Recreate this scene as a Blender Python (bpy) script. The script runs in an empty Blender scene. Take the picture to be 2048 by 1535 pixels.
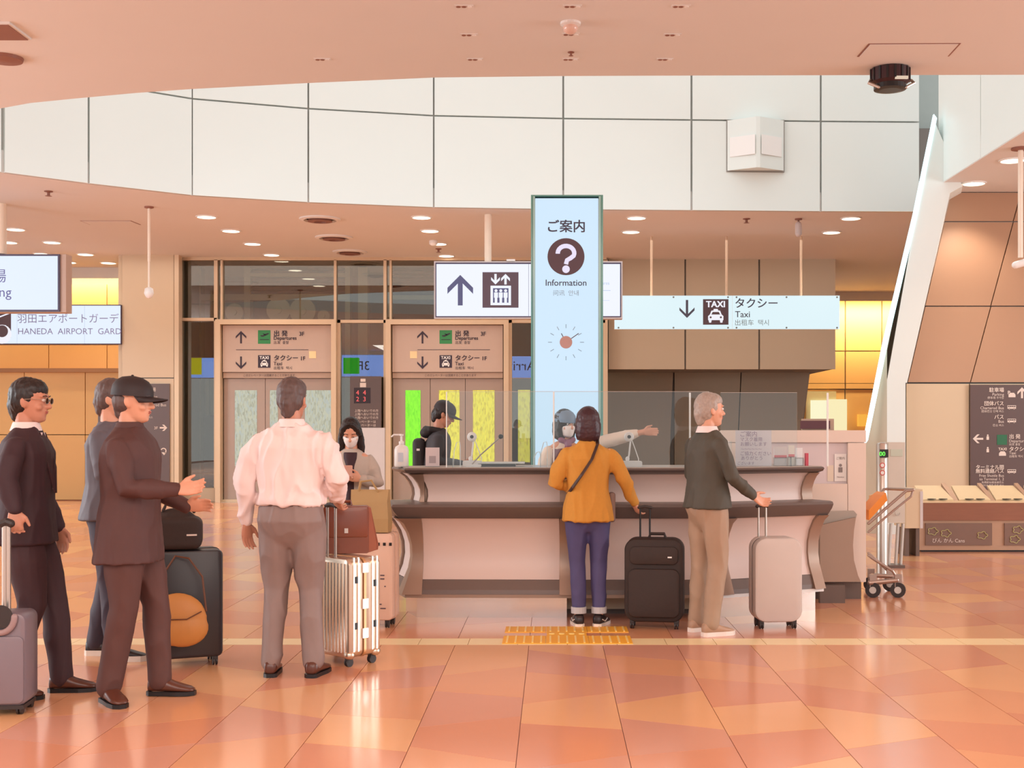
import bpy, bmesh, math, random
from mathutils import Vector, Matrix, noise
# ------------------------------------------------------------------ camera, world, lights
F, CX, HY, EYE = 2500.0, 1105.0, 857.0, 1.45
sc = bpy.context.scene
COL = sc.collection
cam_d = bpy.data.cameras.new('camera'); cam = bpy.data.objects.new('camera', cam_d); COL.objects.link(cam)
cam.location = (0, 0, EYE); cam.rotation_euler = (math.pi/2, 0, 0)
cam_d.sensor_width = 36; cam_d.lens = 36*F/2048
cam_d.shift_x = -(CX-1024)/2048; cam_d.shift_y = (HY-767.5)/2048
cam_d.clip_end = 200
sc.camera = cam
sc.view_settings.view_transform = 'Standard'; sc.view_settings.look = 'None'
sc.view_settings.gamma = 1; sc.view_settings.use_curve_mapping = False
sc.view_settings.exposure = 0.0
w = bpy.data.worlds.new('world'); sc.world = w; w.use_nodes = True
w.node_tree.nodes['Background'].inputs[0].default_value = (1.0, 0.99, 0.97, 1)
w.node_tree.nodes['Background'].inputs[1].default_value = 1.05

def area(name, loc, size, power, color=(1, 1, 1), rot=(0, 0, 0)):
    d = bpy.data.lights.new(name, 'AREA'); d.shape = 'RECTANGLE'; d.size = size[0]; d.size_y = size[1]
    d.energy = power; d.color = color
    o = bpy.data.objects.new(name, d); o.location = loc; o.rotation_euler = rot; COL.objects.link(o)
    return o
# daylight falling through the atrium roof, and unseen fill lamps added for brightness
area('atrium_skylight', (-1, 16, 9.6), (14, 7), 150, (0.93, 0.98, 1.0))
area('daylight_left', (-14, 9, 3.0), (4, 9), 900, (0.90, 0.96, 1.0), (0, -math.pi/2, 0))
area('daylight_right', (14, 8, 3.0), (4, 8), 700, (0.90, 0.96, 1.0), (0, math.pi/2, 0))
area('lobby_fill', (-1.5, 22.3, 4.78), (15, 3.5), 150, (1.0, 0.93, 0.84))  # added fill under the far ceiling, no visible fitting of its own
area('shaft_fill', (-3.5, 27.2, 5.5), (7, 1.2), 260, (1.0, 0.93, 0.75))  # added fill that brightens the shaft behind the glass
area('hall_fill', (0, -3, 4.7), (14, 8), 1500, (1.0, 0.95, 0.88))  # added fill behind the viewer, lifts the whole hall

# ------------------------------------------------------------------ materials
MATS = {}
def mat(name, color, rough=0.5, metal=0.0, emit=0.0, var=0.04, scale=8.0, bump=0.0, coat=0.0, spec=0.5, stretch=None):
    if name in MATS: return MATS[name]
    m = bpy.data.materials.new(name); m.use_nodes = True; nt = m.node_tree
    b = nt.nodes['Principled BSDF']
    c = tuple((x/12.92 if x <= 0.04045 else ((x+0.055)/1.055)**2.4) for x in color)
    b.inputs['Roughness'].default_value = rough; b.inputs['Metallic'].default_value = metal
    b.inputs['Coat Weight'].default_value = coat; b.inputs['Specular IOR Level'].default_value = spec
    if emit > 0:
        b.inputs['Base Color'].default_value = (*c, 1)
        b.inputs['Emission Color'].default_value = (*c, 1); b.inputs['Emission Strength'].default_value = emit
        b.inputs['Base Color'].default_value = (0.02, 0.02, 0.02, 1)
    else:
        tc = nt.nodes.new('ShaderNodeTexCoord'); n = nt.nodes.new('ShaderNodeTexNoise')
        n.inputs['Scale'].default_value = scale; n.inputs['Detail'].default_value = 3
        mp = nt.nodes.new('ShaderNodeMapping')
        if stretch: mp.inputs['Scale'].default_value = stretch
        nt.links.new(tc.outputs['Object'], mp.inputs[0]); nt.links.new(mp.outputs[0], n.inputs['Vector'])
        mx = nt.nodes.new('ShaderNodeMix'); mx.data_type = 'RGBA'
        mx.inputs['A'].default_value = (*[x*(1-var) for x in c], 1)
        mx.inputs['B'].default_value = (*[min(1, x*(1+var)) for x in c], 1)
        nt.links.new(n.outputs['Fac'], mx.inputs['Factor']); nt.links.new(mx.outputs['Result'], b.inputs['Base Color'])
        if bump > 0:
            bp = nt.nodes.new('ShaderNodeBump'); bp.inputs['Strength'].default_value = bump; bp.inputs['Distance'].default_value = 0.01
            nt.links.new(n.outputs['Fac'], bp.inputs['Height']); nt.links.new(bp.outputs[0], b.inputs['Normal'])
    MATS[name] = m
    return m
def glass(name, tint=(0.95, 0.98, 0.97), refl=0.12, rough=0.0):
    m = bpy.data.materials.new(name); m.use_nodes = True; nt = m.node_tree; nt.nodes.clear()
    o = nt.nodes.new('ShaderNodeOutputMaterial'); t = nt.nodes.new('ShaderNodeBsdfTransparent'); g = nt.nodes.new('ShaderNodeBsdfGlossy')
    t.inputs[0].default_value = (*tint, 1); g.inputs['Roughness'].default_value = rough
    fr = nt.nodes.new('ShaderNodeFresnel'); fr.inputs[0].default_value = 1.45
    ad = nt.nodes.new('ShaderNodeMath'); ad.operation = 'ADD'; ad.use_clamp = True; ad.inputs[1].default_value = refl
    nt.links.new(fr.outputs[0], ad.inputs[0])
    mx = nt.nodes.new('ShaderNodeMixShader')
    nt.links.new(ad.outputs[0], mx.inputs[0]); nt.links.new(t.outputs[0], mx.inputs[1]); nt.links.new(g.outputs[0], mx.inputs[2])
    nt.links.new(mx.outputs[0], o.inputs[0]); MATS[name] = m
    return m

# ------------------------------------------------------------------ builders
def PX(px, Y): return (px-CX)/F*Y
def PZ(py, Y): return EYE-(py-HY)/F*Y
def P(px, py, Y): return Vector((PX(px, Y), Y, PZ(py, Y)))
def GY(py, z=0.0): return (EYE-z)*F/(py-HY)

def obj(name, bm, mats, parent=None, smooth=False, kind=None, label=None, bevel=0.0):
    me = bpy.data.meshes.new(name)
    if bevel > 0:
        bmesh.ops.bevel(bm, geom=[e for e in bm.edges if len(e.link_faces) == 2 and e.calc_face_angle(0) > 0.5], offset=bevel, segments=2, affect='EDGES', profile=0.6)
    bmesh.ops.recalc_face_normals(bm, faces=bm.faces)
    bm.to_mesh(me); bm.free()
    if not isinstance(mats, (list, tuple)): mats = [mats]
    for m in mats: me.materials.append(m)
    if smooth:
        for p in me.polygons: p.use_smooth = True
        if smooth == 'auto': me.set_sharp_from_angle(angle=math.radians(38))
    o = bpy.data.objects.new(name, me); COL.objects.link(o)
    if parent: o.parent = parent
    if kind: o['kind'] = kind
    if label: o['label'] = label
    return o
def tag(o, label, cat, group=None, kind=None):
    o['label'] = label; o['category'] = cat
    if group: o['group'] = group
    if kind: o['kind'] = kind
    return o
def thing(name, label, cat, loc=(0, 0, 0), rz=0.0, group=None):
    o = bpy.data.objects.new(name, None); COL.objects.link(o); o.empty_display_size = 0.1
    o.location = loc; o.rotation_euler = (0, 0, rz)
    return tag(o, label, cat, group)
def copy_tree(o, parent=None):
    c = o.copy(); COL.objects.link(c)
    if parent: c.parent = parent
    for ch in list(o.children): copy_tree(ch, c)
    return c

def B(): return bmesh.new()
def box(bm, x0, x1, y0, y1, z0, z1, M=None, mi=0):
    co = [(x, y, z) for z in (z0, z1) for y in (y0, y1) for x in (x0, x1)]
    v = [bm.verts.new(M @ Vector(c) if M else c) for c in co]
    for f in ((0, 1, 3, 2), (4, 6, 7, 5), (0, 4, 5, 1), (2, 3, 7, 6), (0, 2, 6, 4), (1, 5, 7, 3)):
        bm.faces.new([v[i] for i in f]).material_index = mi
    return bm
def prism(bm, poly, d, mi=0):
    """poly: list of 3D points (planar), extruded along vector d"""
    d = Vector(d); a = [bm.verts.new(Vector(p)) for p in poly]; b = [bm.verts.new(Vector(p)+d) for p in poly]
    n = len(a)
    bm.faces.new(a).material_index = mi; bm.faces.new(b[::-1]).material_index = mi
    for i in range(n):
        bm.faces.new([a[i], b[i], b[(i+1) % n], a[(i+1) % n]]).material_index = mi
    return bm
def loft(bm, rings, cap=True, mi=0, closed=True):
    vs = [[bm.verts.new(p) for p in r] for r in rings]
    n = len(rings[0])
    for a, b in zip(vs, vs[1:]):
        for i in range(n if closed else n-1):
            bm.faces.new([a[i], a[(i+1) % n], b[(i+1) % n], b[i]]).material_index = mi
    if cap:
        bm.faces.new(vs[0][::-1]).material_index = mi; bm.faces.new(vs[-1]).material_index = mi
    return bm
def ering(c, u, v, a, b, n=16, p=2.0):
    out = []
    for i in range(n):
        t = 2*math.pi*i/n; ct, st = math.cos(t), math.sin(t)
        x = math.copysign(abs(ct)**(2/p), ct)*a; y = math.copysign(abs(st)**(2/p), st)*b
        out.append(Vector(c)+Vector(u)*x+Vector(v)*y)
    return out
def tube(bm, pts, rad, n=10, round_ends=True, mi=0, flat=None, side=None):
    """tapering tube; rad list (or number); flat = ratio of the second axis; side = reference direction of first axis"""
    pts = [Vector(p) for p in pts]
    if not isinstance(rad, (list, tuple)): rad = [rad]*len(pts)
    if len(pts) < 2: return
    k = flat or 1.0
    ref = Vector(side) if side else None
    tang = []
    for i in range(len(pts)):
        t = (pts[min(i+1, len(pts)-1)]-pts[max(i-1, 0)])
        tang.append(t.normalized() if t.length > 1e-9 else Vector((0, 0, 1)))
    u = ref or (Vector((1, 0, 0)) if abs(tang[0].x) < 0.8 else Vector((0, 1, 0)))
    rings = []
    def add(c, t, r):
        nonlocal u
        uu = u-t*u.dot(t)
        if uu.length < 1e-5: uu = t.orthogonal()
        u = uu.normalized(); v = t.cross(u)
        rings.append(ering(c, u, v, r, r*k, n))
    if round_ends:
        for a in (1.35, 0.9, 0.45): add(pts[0]-tang[0]*rad[0]*math.sin(a), tang[0], max(rad[0]*math.cos(a), 1e-4))
    for p, t, r in zip(pts, tang, rad): add(p, t, r)
    if round_ends:
        for a in (0.45, 0.9, 1.35): add(pts[-1]+tang[-1]*rad[-1]*math.sin(a), tang[-1], max(rad[-1]*math.cos(a), 1e-4))
    return loft(bm, rings, mi=mi)
def ell(bm, c, r, seg=12, M=None, mi=0):
    mm = Matrix.Translation(c) @ Matrix.Diagonal((r[0], r[1], r[2], 1))
    if M: mm = M @ mm
    res = bmesh.ops.create_uvsphere(bm, u_segments=seg, v_segments=max(6, seg*2//3), radius=1, matrix=mm)
    for v in res['verts']:
        for f in v.link_faces: f.material_index = mi
    return bm
def lathe(bm, c, prof, n=24, mi=0, axis='z'):
    rings = []
    for r, z in prof:
        if axis == 'z': rings.append([Vector(c)+Vector((r*math.cos(2*math.pi*i/n), r*math.sin(2*math.pi*i/n), z)) for i in range(n)])
        else: rings.append([Vector(c)+Vector((r*math.cos(2*math.pi*i/n), z, r*math.sin(2*math.pi*i/n))) for i in range(n)])
    return loft(bm, rings, mi=mi)
def rrect(x0, x1, z0, z1, r, n=5):
    out = []
    for cx, cz, a0 in ((x1-r, z1-r, 0), (x0+r, z1-r, 90), (x0+r, z0+r, 180), (x1-r, z0+r, 270)):
        for i in range(n+1):
            a = math.radians(a0+90*i/n); out.append((cx+r*math.cos(a), cz+r*math.sin(a)))
    return out
def rbox(bm, x0, x1, y0, y1, z0, z1, r, n=5, mi=0, e=0.0):
    """box whose x-z outline has round corners, edges softened by e"""
    rings = []
    if e > 0:
        for yy, k in ((y0, e), (y0+e*0.3, e*0.3), (y0+e, 0), (y1-e, 0), (y1-e*0.3, e*0.3), (y1, e)):
            rings.append([Vector((x, yy, z)) for x, z in rrect(x0+k, x1-k, z0+k, z1-k, max(r-k, 0.003), n)])
    else:
        for yy in (y0, y1): rings.append([Vector((x, yy, z)) for x, z in rrect(x0, x1, z0, z1, r, n)])
    return loft(bm, rings, mi=mi)
def remesh(bm, name, voxel, mats, parent=None, smooth_it=3, disp=None, M=None, label=None):
    me = bpy.data.meshes.new('t'); bmesh.ops.recalc_face_normals(bm, faces=bm.faces); bm.to_mesh(me); bm.free()
    o = bpy.data.objects.new('t', me); COL.objects.link(o)
    r = o.modifiers.new('r', 'REMESH'); r.mode = 'VOXEL'; r.voxel_size = voxel
    s = o.modifiers.new('s', 'SMOOTH'); s.factor = 0.5; s.iterations = smooth_it
    dg = bpy.context.evaluated_depsgraph_get(); dg.update()
    nm = bpy.data.meshes.new_from_object(o.evaluated_get(dg), depsgraph=dg)
    bpy.data.objects.remove(o); bpy.data.meshes.remove(me)
    nm.name = name
    if disp:
        ns = [v.normal.copy() for v in nm.vertices]
        for v, n in zip(nm.vertices, ns): v.co = v.co + disp(v.co.copy(), n)
    if M: nm.transform(M)
    for p in nm.polygons: p.use_smooth = True
    nm.materials.clear()
    for m_ in (mats if isinstance(mats, (list, tuple)) else [mats]): nm.materials.append(m_)
    nm.update()
    c = bpy.data.objects.new(name, nm); COL.objects.link(c)
    if parent: c.parent = parent
    if label: c['label'] = label
    return c

# ------------------------------------------------------------------ sign drawing
def text_bm(bm, s, px, py, hpx, Y, align='LEFT', bold=0.0, mi=0, mirror=False):
    """text with its baseline at photo row py, glyph size hpx, on the plane at depth Y"""
    c = bpy.data.curves.new('t', 'FONT'); c.body = s; c.size = 1.0; c.align_x = align
    c.resolution_u = 3
    o = bpy.data.objects.new('t', c); COL.objects.link(o)
    dg = bpy.context.evaluated_depsgraph_get(); dg.update()
    me = bpy.data.meshes.new_from_object(o.evaluated_get(dg), depsgraph=dg)
    k = hpx/F*Y
    M = Matrix.Translation(P(px, py, Y)) @ Matrix.Rotation(math.pi/2, 4, 'X') @ Matrix.Diagonal((-k if mirror else k, k, k, 1))
    me.transform(M)
    n0 = len(bm.faces)
    for i_, (dx, dz) in enumerate(((-bold, -bold*.6), (bold, bold*.6), (-bold, bold*.6), (bold, -bold*.6)) if bold else ((0, 0),)):
        T_ = Vector((dx*k, -.0015*i_, dz*k)); me.transform(Matrix.Translation(T_)); bm.from_mesh(me); me.transform(Matrix.Translation(-T_))
    bm.faces.ensure_lookup_table()
    for f in bm.faces[n0:]: f.material_index = mi
    bpy.data.objects.remove(o); bpy.data.curves.remove(c); bpy.data.meshes.remove(me)
def flat(bm, pts, Y, mi=0, th=0.002):
    return prism(bm, [P(x, y, Y) for x, y in pts], (0, th, 0), mi)
def frect(bm, x0, x1, y0, y1, Y, mi=0, th=0.002): return flat(bm, [(x0, y0), (x1, y0), (x1, y1), (x0, y1)], Y, mi, th)
def arrow(bm, cx, cy, h, Y, ang=0, mi=0, t=0.13):
    """wide-headed arrow pointing up, turned ang degrees clockwise"""
    a = math.radians(ang); w = h*0.42
    def R(x, y): return (cx+x*math.cos(a)-y*math.sin(a), cy+x*math.sin(a)+y*math.cos(a))
    s = h*t/2*1.1
    flat(bm, [R(-s, -h/2+s*2), R(s, -h/2+s*2), R(s, h/2), R(-s, h/2)], Y, mi)
    k = h*t*1.25
    flat(bm, [R(0, -h/2), R(w, -h/2+w), R(w, -h/2+w+k*1.1), R(0, -h/2+k*1.1)], Y-.0012, mi)
    flat(bm, [R(0, -h/2), R(0, -h/2+k*1.1), R(-w, -h/2+w+k*1.1), R(-w, -h/2+w)], Y-.0024, mi)
def circ(bm, cx, cy, r, Y, mi=0, n=24, th=0.002): return flat(bm, [(cx+r*math.cos(2*math.pi*i/n), cy+r*math.sin(2*math.pi*i/n)) for i in range(n)], Y, mi, th)
def taxi_icon(bm, x0, y0, s, Y, dark=0, light=1):
    u = s/100.0
    frect(bm, x0, x0+s, y0, y0+s, Y, dark)
    text_bm(bm, 'TAXI', x0+50*u, y0+31*u, 34*u, Y-0.004, 'CENTER', 0.03, light)
    q = lambda L: [(x0+a*u, y0+b*u) for a, b in L]
    Y2 = Y-0.004
    flat(bm, q([(42, 38), (58, 38), (59, 44), (67, 45), (73, 60), (80, 66), (80, 82), (20, 82), (20, 66), (27, 60), (33, 45), (41, 44)]), Y2, light)
    flat(bm, q([(38, 50), (62, 50), (67, 60), (33, 60)]), Y2-0.003, dark)
    circ(bm, x0+30*u, y0+71*u, 4*u, Y2-0.003, dark, 12); circ(bm, x0+70*u, y0+71*u, 4*u, Y2-0.003, dark, 12)
    flat(bm, q([(22, 82), (34, 82), (32, 92), (24, 92)]), Y2, light); flat(bm, q([(66, 82), (78, 82), (76, 92), (68, 92)]), Y2, light)
def plane_icon(bm, x0, y0, s, Y, green=0, dark=1):
    u = s/100.0
    frect(bm, x0, x0+s, y0, y0+s*1.08, Y, green)
    flat(bm, [(x0+a*u, y0+b*u) for a, b in [(18, 40), (38, 40), (62, 28), (84, 22), (88, 27), (70, 38), (40, 52), (24, 50)]], Y-0.004, dark)
    flat(bm, [(x0+a*u, y0+b*u) for a, b in [(36, 26), (46, 26), (64, 36), (54, 40)]], Y-0.004, dark)
    frect(bm, x0+15*u, x0+88*u, y0+72*u, y0+77*u, Y-0.004, dark)
def bus_icon(bm, x0, y0, w, h, Y, light=0, dark=1):
    frect(bm, x0, x0+w, y0, y0+h, Y, light)
    for i in range(4): frect(bm, x0+w*(0.06+0.23*i), x0+w*(0.24+0.23*i), y0+h*0.15, y0+h*0.5, Y-0.003, dark)
    circ(bm, x0+w*0.22, y0+h, h*0.2, Y, light, 12); circ(bm, x0+w*0.78, y0+h, h*0.2, Y, light, 12)
# ------------------------------------------------------------------ palette
m_ceil = mat('ceiling_paint', (0.88, 0.86, 0.845), 0.8, var=0.015, scale=1.5)
m_fascia = mat('white_panel', (0.88, 0.905, 0.89), 0.35, var=0.015, scale=1.2)
m_joint = mat('joint_grey', (0.55, 0.54, 0.52), 0.8)
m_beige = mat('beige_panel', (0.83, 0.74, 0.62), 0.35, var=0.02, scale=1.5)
m_beige2 = mat('darker_beige_panel', (0.73, 0.66, 0.565), 0.5, var=0.02, scale=1.5)  # darker, greyer beige than the plain panel
m_olive = mat('olive_wall_panel', (0.56, 0.50, 0.42), 0.5, var=0.03, scale=1.5)
m_brownp = mat('brown_panel', (0.70, 0.545, 0.44), 0.45, var=0.02, scale=1.5)
m_orange = mat('orange_wall', (0.95, 0.76, 0.50), 0.5, var=0.02, scale=1.0)
m_dark = mat('dark_brown_board', (0.37, 0.29, 0.28), 0.35, var=0.03)
m_ink = mat('dark_ink', (0.22, 0.18, 0.24), 0.6, var=0.0)
m_white = mat('white_plastic', (0.93, 0.92, 0.91), 0.35, var=0.01)
m_metal = mat('brushed_metal', (0.78, 0.75, 0.72), 0.3, 0.9, var=0.05, scale=30, stretch=(1, 1, 0.05))
m_frame = mat('champagne_frame', (0.84, 0.74, 0.62), 0.35, 0.2, var=0.02)
m_black = mat('black_plastic', (0.10, 0.09, 0.10), 0.4)
m_glass = glass('clear_glass', (0.86, 0.88, 0.83), 0.10)
m_acryl = glass('clear_acrylic', (0.95, 0.97, 0.97), 0.01)
m_white_e = mat('screen_white', (0.93, 0.95, 1.0), emit=1.0)
m_lamp = mat('lamp_glow', (1.0, 0.93, 0.82), emit=5.0)
m_strip = mat('cool_strip_glow', (0.80, 0.97, 1.0), emit=2.2)
m_green = mat('sign_green', (0.20, 0.55, 0.32), 0.5)

# ------------------------------------------------------------------ floor
m_grout = mat('floor_joint', (0.62, 0.40, 0.32), 0.5)
TC = [(0.86, 0.59, 0.46), (0.89, 0.64, 0.48), (0.85, 0.61, 0.51), (0.92, 0.69, 0.50)]
m_tiles = [mat('floor_tile_%s' % n, c, 0.16, var=0.03, scale=3, spec=0.6) for n, c in zip(('orange', 'amber', 'rose', 'apricot'), TC)]
floor = obj('floor', box(B(), -16, 16, -8, 34, -0.2, -0.006), m_grout, kind='structure')
random.seed(11)
PITCH, X0 = 0.495, -0.158
far = B(); near_n = 0; cand = []
def tile_poly(xa, xb, ya0, ya1, yb0, yb1, g=0.0018):
    return [(xa+g, ya0+g), (xb-g, ya1+g), (xb-g, yb1-g), (xa+g, yb0-g)]
for i in range(-30, 32):
    xa = X0+i*PITCH; xb = xa+PITCH
    for y_start, y_end in ((-7.0, 8.395), (8.655, 25.0)):
        y = y_start; ls = y_start; rs = y_start; first = True; k = random.randint(0, 3)
        while min(ls, rs) < y_end-1e-3:
            L = random.uniform(0.52, 0.72) if y_start < 0 or ls < 14 else 1.0
            sk = random.uniform(0.06, 0.17)*random.choice((-1, 1))
            base = (ls+rs)/2+L
            le, re = base+sk, base-sk
            if base > y_end-0.35: le = re = y_end
            k = (k+random.choice((1, 1, 2, 3))) % 4
            pts = tile_poly(xa, xb, ls, rs, le, re)
            xm = (xa+xb)/2; ym = (ls+rs+le+re)/4
            px = CX+xm/ym*F if ym > 0.5 else -9999
            pynear = HY+EYE/max(max(le, re), 0.1)*F
            if ym > 0.5 and -130 < px < 2180 and pynear < 1560 and ym < 25: cand.append((ym, pts, k))
            else: prism(far, [(a, b, -0.0055) for a, b in pts], (0, 0, 0.0055), k)
            ls, rs = le, re
cand.sort(key=lambda c: c[0])
for j, (ym, pts, k) in enumerate(cand):
    if j < 290: obj('tile', prism(B(), [(a, b, -0.0055) for a, b in pts], (0, 0, 0.0055)), m_tiles[k], floor)
    else: prism(far, [(a, b, -0.0055) for a, b in pts], (0, 0, 0.0055), k)
obj('distant_tiles', far, m_tiles, floor, kind='stuff')
m_cream = mat('cream_floor_strip', (1.0, 0.90, 0.70), 0.25, var=0.03)  # cream stone, colour lightened to include the lamp light falling on it
m_yel = mat('tactile_yellow', (0.98, 0.72, 0.22), 0.45, var=0.03)
m_yel2 = mat('tactile_bar', (1.0, 0.86, 0.52), 0.35, var=0.02)  # paler yellow carries the highlight on the raised bars and studs
bstrip = B()
for i in range(-24, 25):
    x = 0.1+i*0.335
    if x+0.33 < -3.2 or x > 3.2: box(bstrip, x+0.002, x+0.333, 8.40, 8.65, -0.0055, 0)
    else:
        obj('strip_tile', box(B(), x+0.002, x+0.333, 8.40, 8.65, -0.0055, 0), m_cream, floor)
obj('far_strip_tiles', bstrip, m_cream, floor, kind='stuff')
tac = thing('tactile_paving', 'yellow raised tactile paving blocks on the orange floor before the counter', 'tactile paving', (0.10, 8.8, 0))
for r, (y0, y1) in enumerate(((8.43, 8.74), (8.90, 9.15))):
    for c in range(3):
        x0 = -0.44+c*0.295
        b_ = obj('block', box(B(), x0, x0+0.292, y0-8.8, y1-8.8, 0, 0.004), m_yel, tac)
        for k in range(5):
            xx = x0+0.03+k*0.058
            obj('raised_bar', box(B(), xx-0.006, xx+0.006, y0-8.8+0.02, y1-8.8-0.02, 0.004, 0.009), m_yel2, b_)
bb = obj('bridge_block', box(B(), -0.14, 0.14, -0.06, 0.10, 0, 0.004), m_yel, tac)
for k in range(4):
    obj('stud', lathe(B(), (-0.105+k*0.07, 0.02, 0.004), [(0.022, 0), (0.018, 0.004), (0.005, 0.005)], 12), m_yel2, bb)

# ------------------------------------------------------------------ ceilings (one level, round opening between)
CZ = 4.84
def cy(py): return (CZ-EYE)*F/(HY-py)
edge = [(-300, 262), (-120, 236), (0, 217), (60, 206), (150, 197), (270, 186), (383, 178), (616, 166), (870, 155), (1130, 152), (1400, 151), (2048, 149.5)]
en = [(PX(x, cy(y)), cy(y)) for x, y in edge]
near_poly = [(-16, -8), (16, -8), (16, en[-1][1]), (5.42, en[-1][1])]+en[::-1]+[(-16, 20)]
ceil_near = obj('ceiling', prism(B(), [(x, y, CZ) for x, y in near_poly], (0, 0, 0.3)), m_ceil, kind='structure')
fp = [(-420, 318), (-200, 330), (5, 345), (175, 367), (383, 391), (616, 405), (867, 415), (1126, 419), (1382, 421), (1640, 423), (1838, 424)]
fw = [(PX(x, cy(y)), cy(y)) for x, y in fp]
far_poly = [(-16, fw[0][1])]+fw+[(6.4, fw[-1][1]), (6.4, 18.3), (16, 18.3), (16, 33), (-16, 33)]
obj('ceiling_far', prism(B(), [(x, y, CZ) for x, y in far_poly], (0, 0, 0.3)), m_ceil, ceil_near)
obj('ceiling_side', prism(B(), [(x, y, CZ) for x, y in [(5.385, en[-1][1]), (16, en[-1][1]), (16, 18.3), (5.9, 18.3), (5.385, 17.4)]], (0, 0, 0.3)), m_ceil, ceil_near)
# atrium fascia of white panels above the opening
wa = obj('wall_atrium_back', prism(B(), [(x, y+0.02, CZ+0.02) for x, y in fw]+[(x, y+0.2, CZ+0.02) for x, y in fw[::-1]], (0, 0, 4.5)), mat('fascia_joint', (.74, .74, .72), .7), kind='structure')
for (x0, y0), (x1, y1) in zip(fw, fw[1:]):
    d = Vector((x1-x0, y1-y0, 0)).normalized(); nrm = Vector((-d.y, d.x, 0))
    a = Vector((x0, y0, 0))+d*0.016-nrm*.05; b = Vector((x1, y1, 0))-d*0.016-nrm*.05
    for z0, z1 in ((CZ-0.0, 6.225), (6.25, 7.8), (7.825, 9.3)):
        obj('panel', prism(B(), [a+Vector((0, 0, z0)), b+Vector((0, 0, z0)), b+Vector((0, 0, z1)), a+Vector((0, 0, z1))], nrm*0.065), m_fascia, wa)
# recess right of the fascia
rec = obj('wall_recess', box(B(), fw[-1][0], 6.5, 20.6, 20.8, CZ+.03, 9.3), mat('grey_recess', (0.70, 0.74, 0.73), 0.5), kind='structure')
obj('lower_recess', box(B(), fw[-1][0]+0.01, 6.5, 20.4, 20.58, CZ+.02, 6.35), mat('brown_recess', (0.52, 0.49, 0.47), 0.6), rec)
# right side fascia, running towards the viewer
ws = obj('wall_atrium_right', box(B(), 5.44, 5.7, 12.0, 17.4, CZ+.02, 9.3), m_joint, kind='structure')
for y0, y1 in ((12.0, 13.9), (13.92, 15.7), (15.72, 17.42)):
    for z0, z1 in ((CZ+.01, 6.9), (6.92, 9.3)):
        obj('panel', box(B(), 5.38, 5.44, y0, y1, z0, z1), m_fascia, ws)
wl = obj('wall_atrium_left', box(B(), -16, -15.8, 8, 18, CZ, 9.3), m_fascia, kind='structure')

# ------------------------------------------------------------------ right side: inclined wall
YW = 17.3
wr = obj('wall_right', prism(B(), [P(1812, 765, YW+0.1), P(2200, 765, YW+0.1), (PX(2200, YW+.1), YW+.1, 0), (PX(1812, YW+.1), YW+.1, 0)], (0, 0.3, 0)), m_joint, kind='structure')
xs = [1812, 1939, 2200]
for a, b in zip(xs, xs[1:]):
    box_b = prism(B(), [P(a+1, 767, YW), P(b-1, 767, YW), (PX(b-1, YW), YW, 0), (PX(a+1, YW), YW, 0)], (0, 0.1, 0))
    obj('panel', box_b, m_beige, wr)
# sloped brown cladding above
wsl = obj('wall_sloped', prism(B(), [P(1818, 766, YW+.1), P(2230, 766, YW+.1), P(2230, 385, 17.95), P(1903, 385, 17.95)], (0, 0.25, 0)), m_joint, kind='structure')
rows = [(765, YW), (612, YW+0.24), (443, YW+0.53), (384, 17.9)]
def sx(py, col): # slanted joints
    l = 1815+(765-py)*(1902-1815)/(765-385)
    if col == 0: return l
    if col == 1: return 1941+(765-py)*(2042-1941)/(765-385)
    return 2130+(765-py)*0.27
for (pa, ya), (pb, yb) in zip(rows, rows[1:]):
    for c in range(2):
        e = 1.1
        q = [P(sx(pa, c)+e, pa-e, ya), P(sx(pa, c+1)-e, pa-e, ya), P(sx(pb, c+1)-e, pb+e, yb), P(sx(pb, c)+e, pb+e, yb)]
        obj('panel', prism(B(), q, (0, 0.1, 0)), m_brownp, wsl)
# white raking column with its light strip
Yc = 17.2
col_ = obj('trim_raking_column', prism(B(), [P(1866, 235, Yc), P(1925, 372, Yc), P(1900, 386, Yc), P(1814, 765, Yc), P(1811, 765, Yc), (PX(1811, Yc), Yc, 0), (PX(1774, Yc), Yc, 0), P(1774, 760, Yc)], (0.145, 0.5, 0)), m_fascia, kind='structure')
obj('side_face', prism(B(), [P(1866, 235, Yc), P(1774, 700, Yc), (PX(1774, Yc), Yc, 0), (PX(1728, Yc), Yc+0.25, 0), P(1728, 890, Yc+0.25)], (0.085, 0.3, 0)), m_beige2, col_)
obj('light_strip', prism(B(), [P(1868, 228, Yc-.03), P(1874, 236, Yc-.03), P(1836, 427, Yc-.03), P(1777, 680, Yc-.03), P(1736, 880, Yc-.03), P(1729, 890, Yc-.03), P(1727, 884, Yc-.03), P(1767, 682, Yc-.03), P(1828, 424, Yc-.03)], (0, 0.05, 0)), m_strip, col_)

# ------------------------------------------------------------------ back: left corridor, wall pier, glass wall, right box, orange wall
wbl = obj('wall_corridor', box(B(), -16, -8.3, 26.9, 27.1, 0, CZ), m_joint, kind='structure')
for i in range(6):
    x0 = -8.32-(i+1)*1.25
    for z0, z1 in ((0.0, 1.32), (1.335, 2.60), (2.615, 3.75), (3.765, 4.55)):
        if z1 > 2.7: obj('panel', box(B(), x0+.008, x0+1.242, 26.85, 26.9, z0, z1), m_orange, wbl)
        else: obj('panel', box(B(), x0+.008, x0+1.242, 25.6, 25.65, z0, z1), m_orange, wbl)
obj('lintel_soffit', box(B(), -16, -8.3, 25.4, 26.85, 2.60, 2.68), mat('lintel_brown', (0.70, 0.50, 0.34), 0.6), wbl)
obj('cove_lip', box(B(), -16, -8.3, 26.3, 26.35, 4.62, CZ), m_ceil, wbl)
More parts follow.
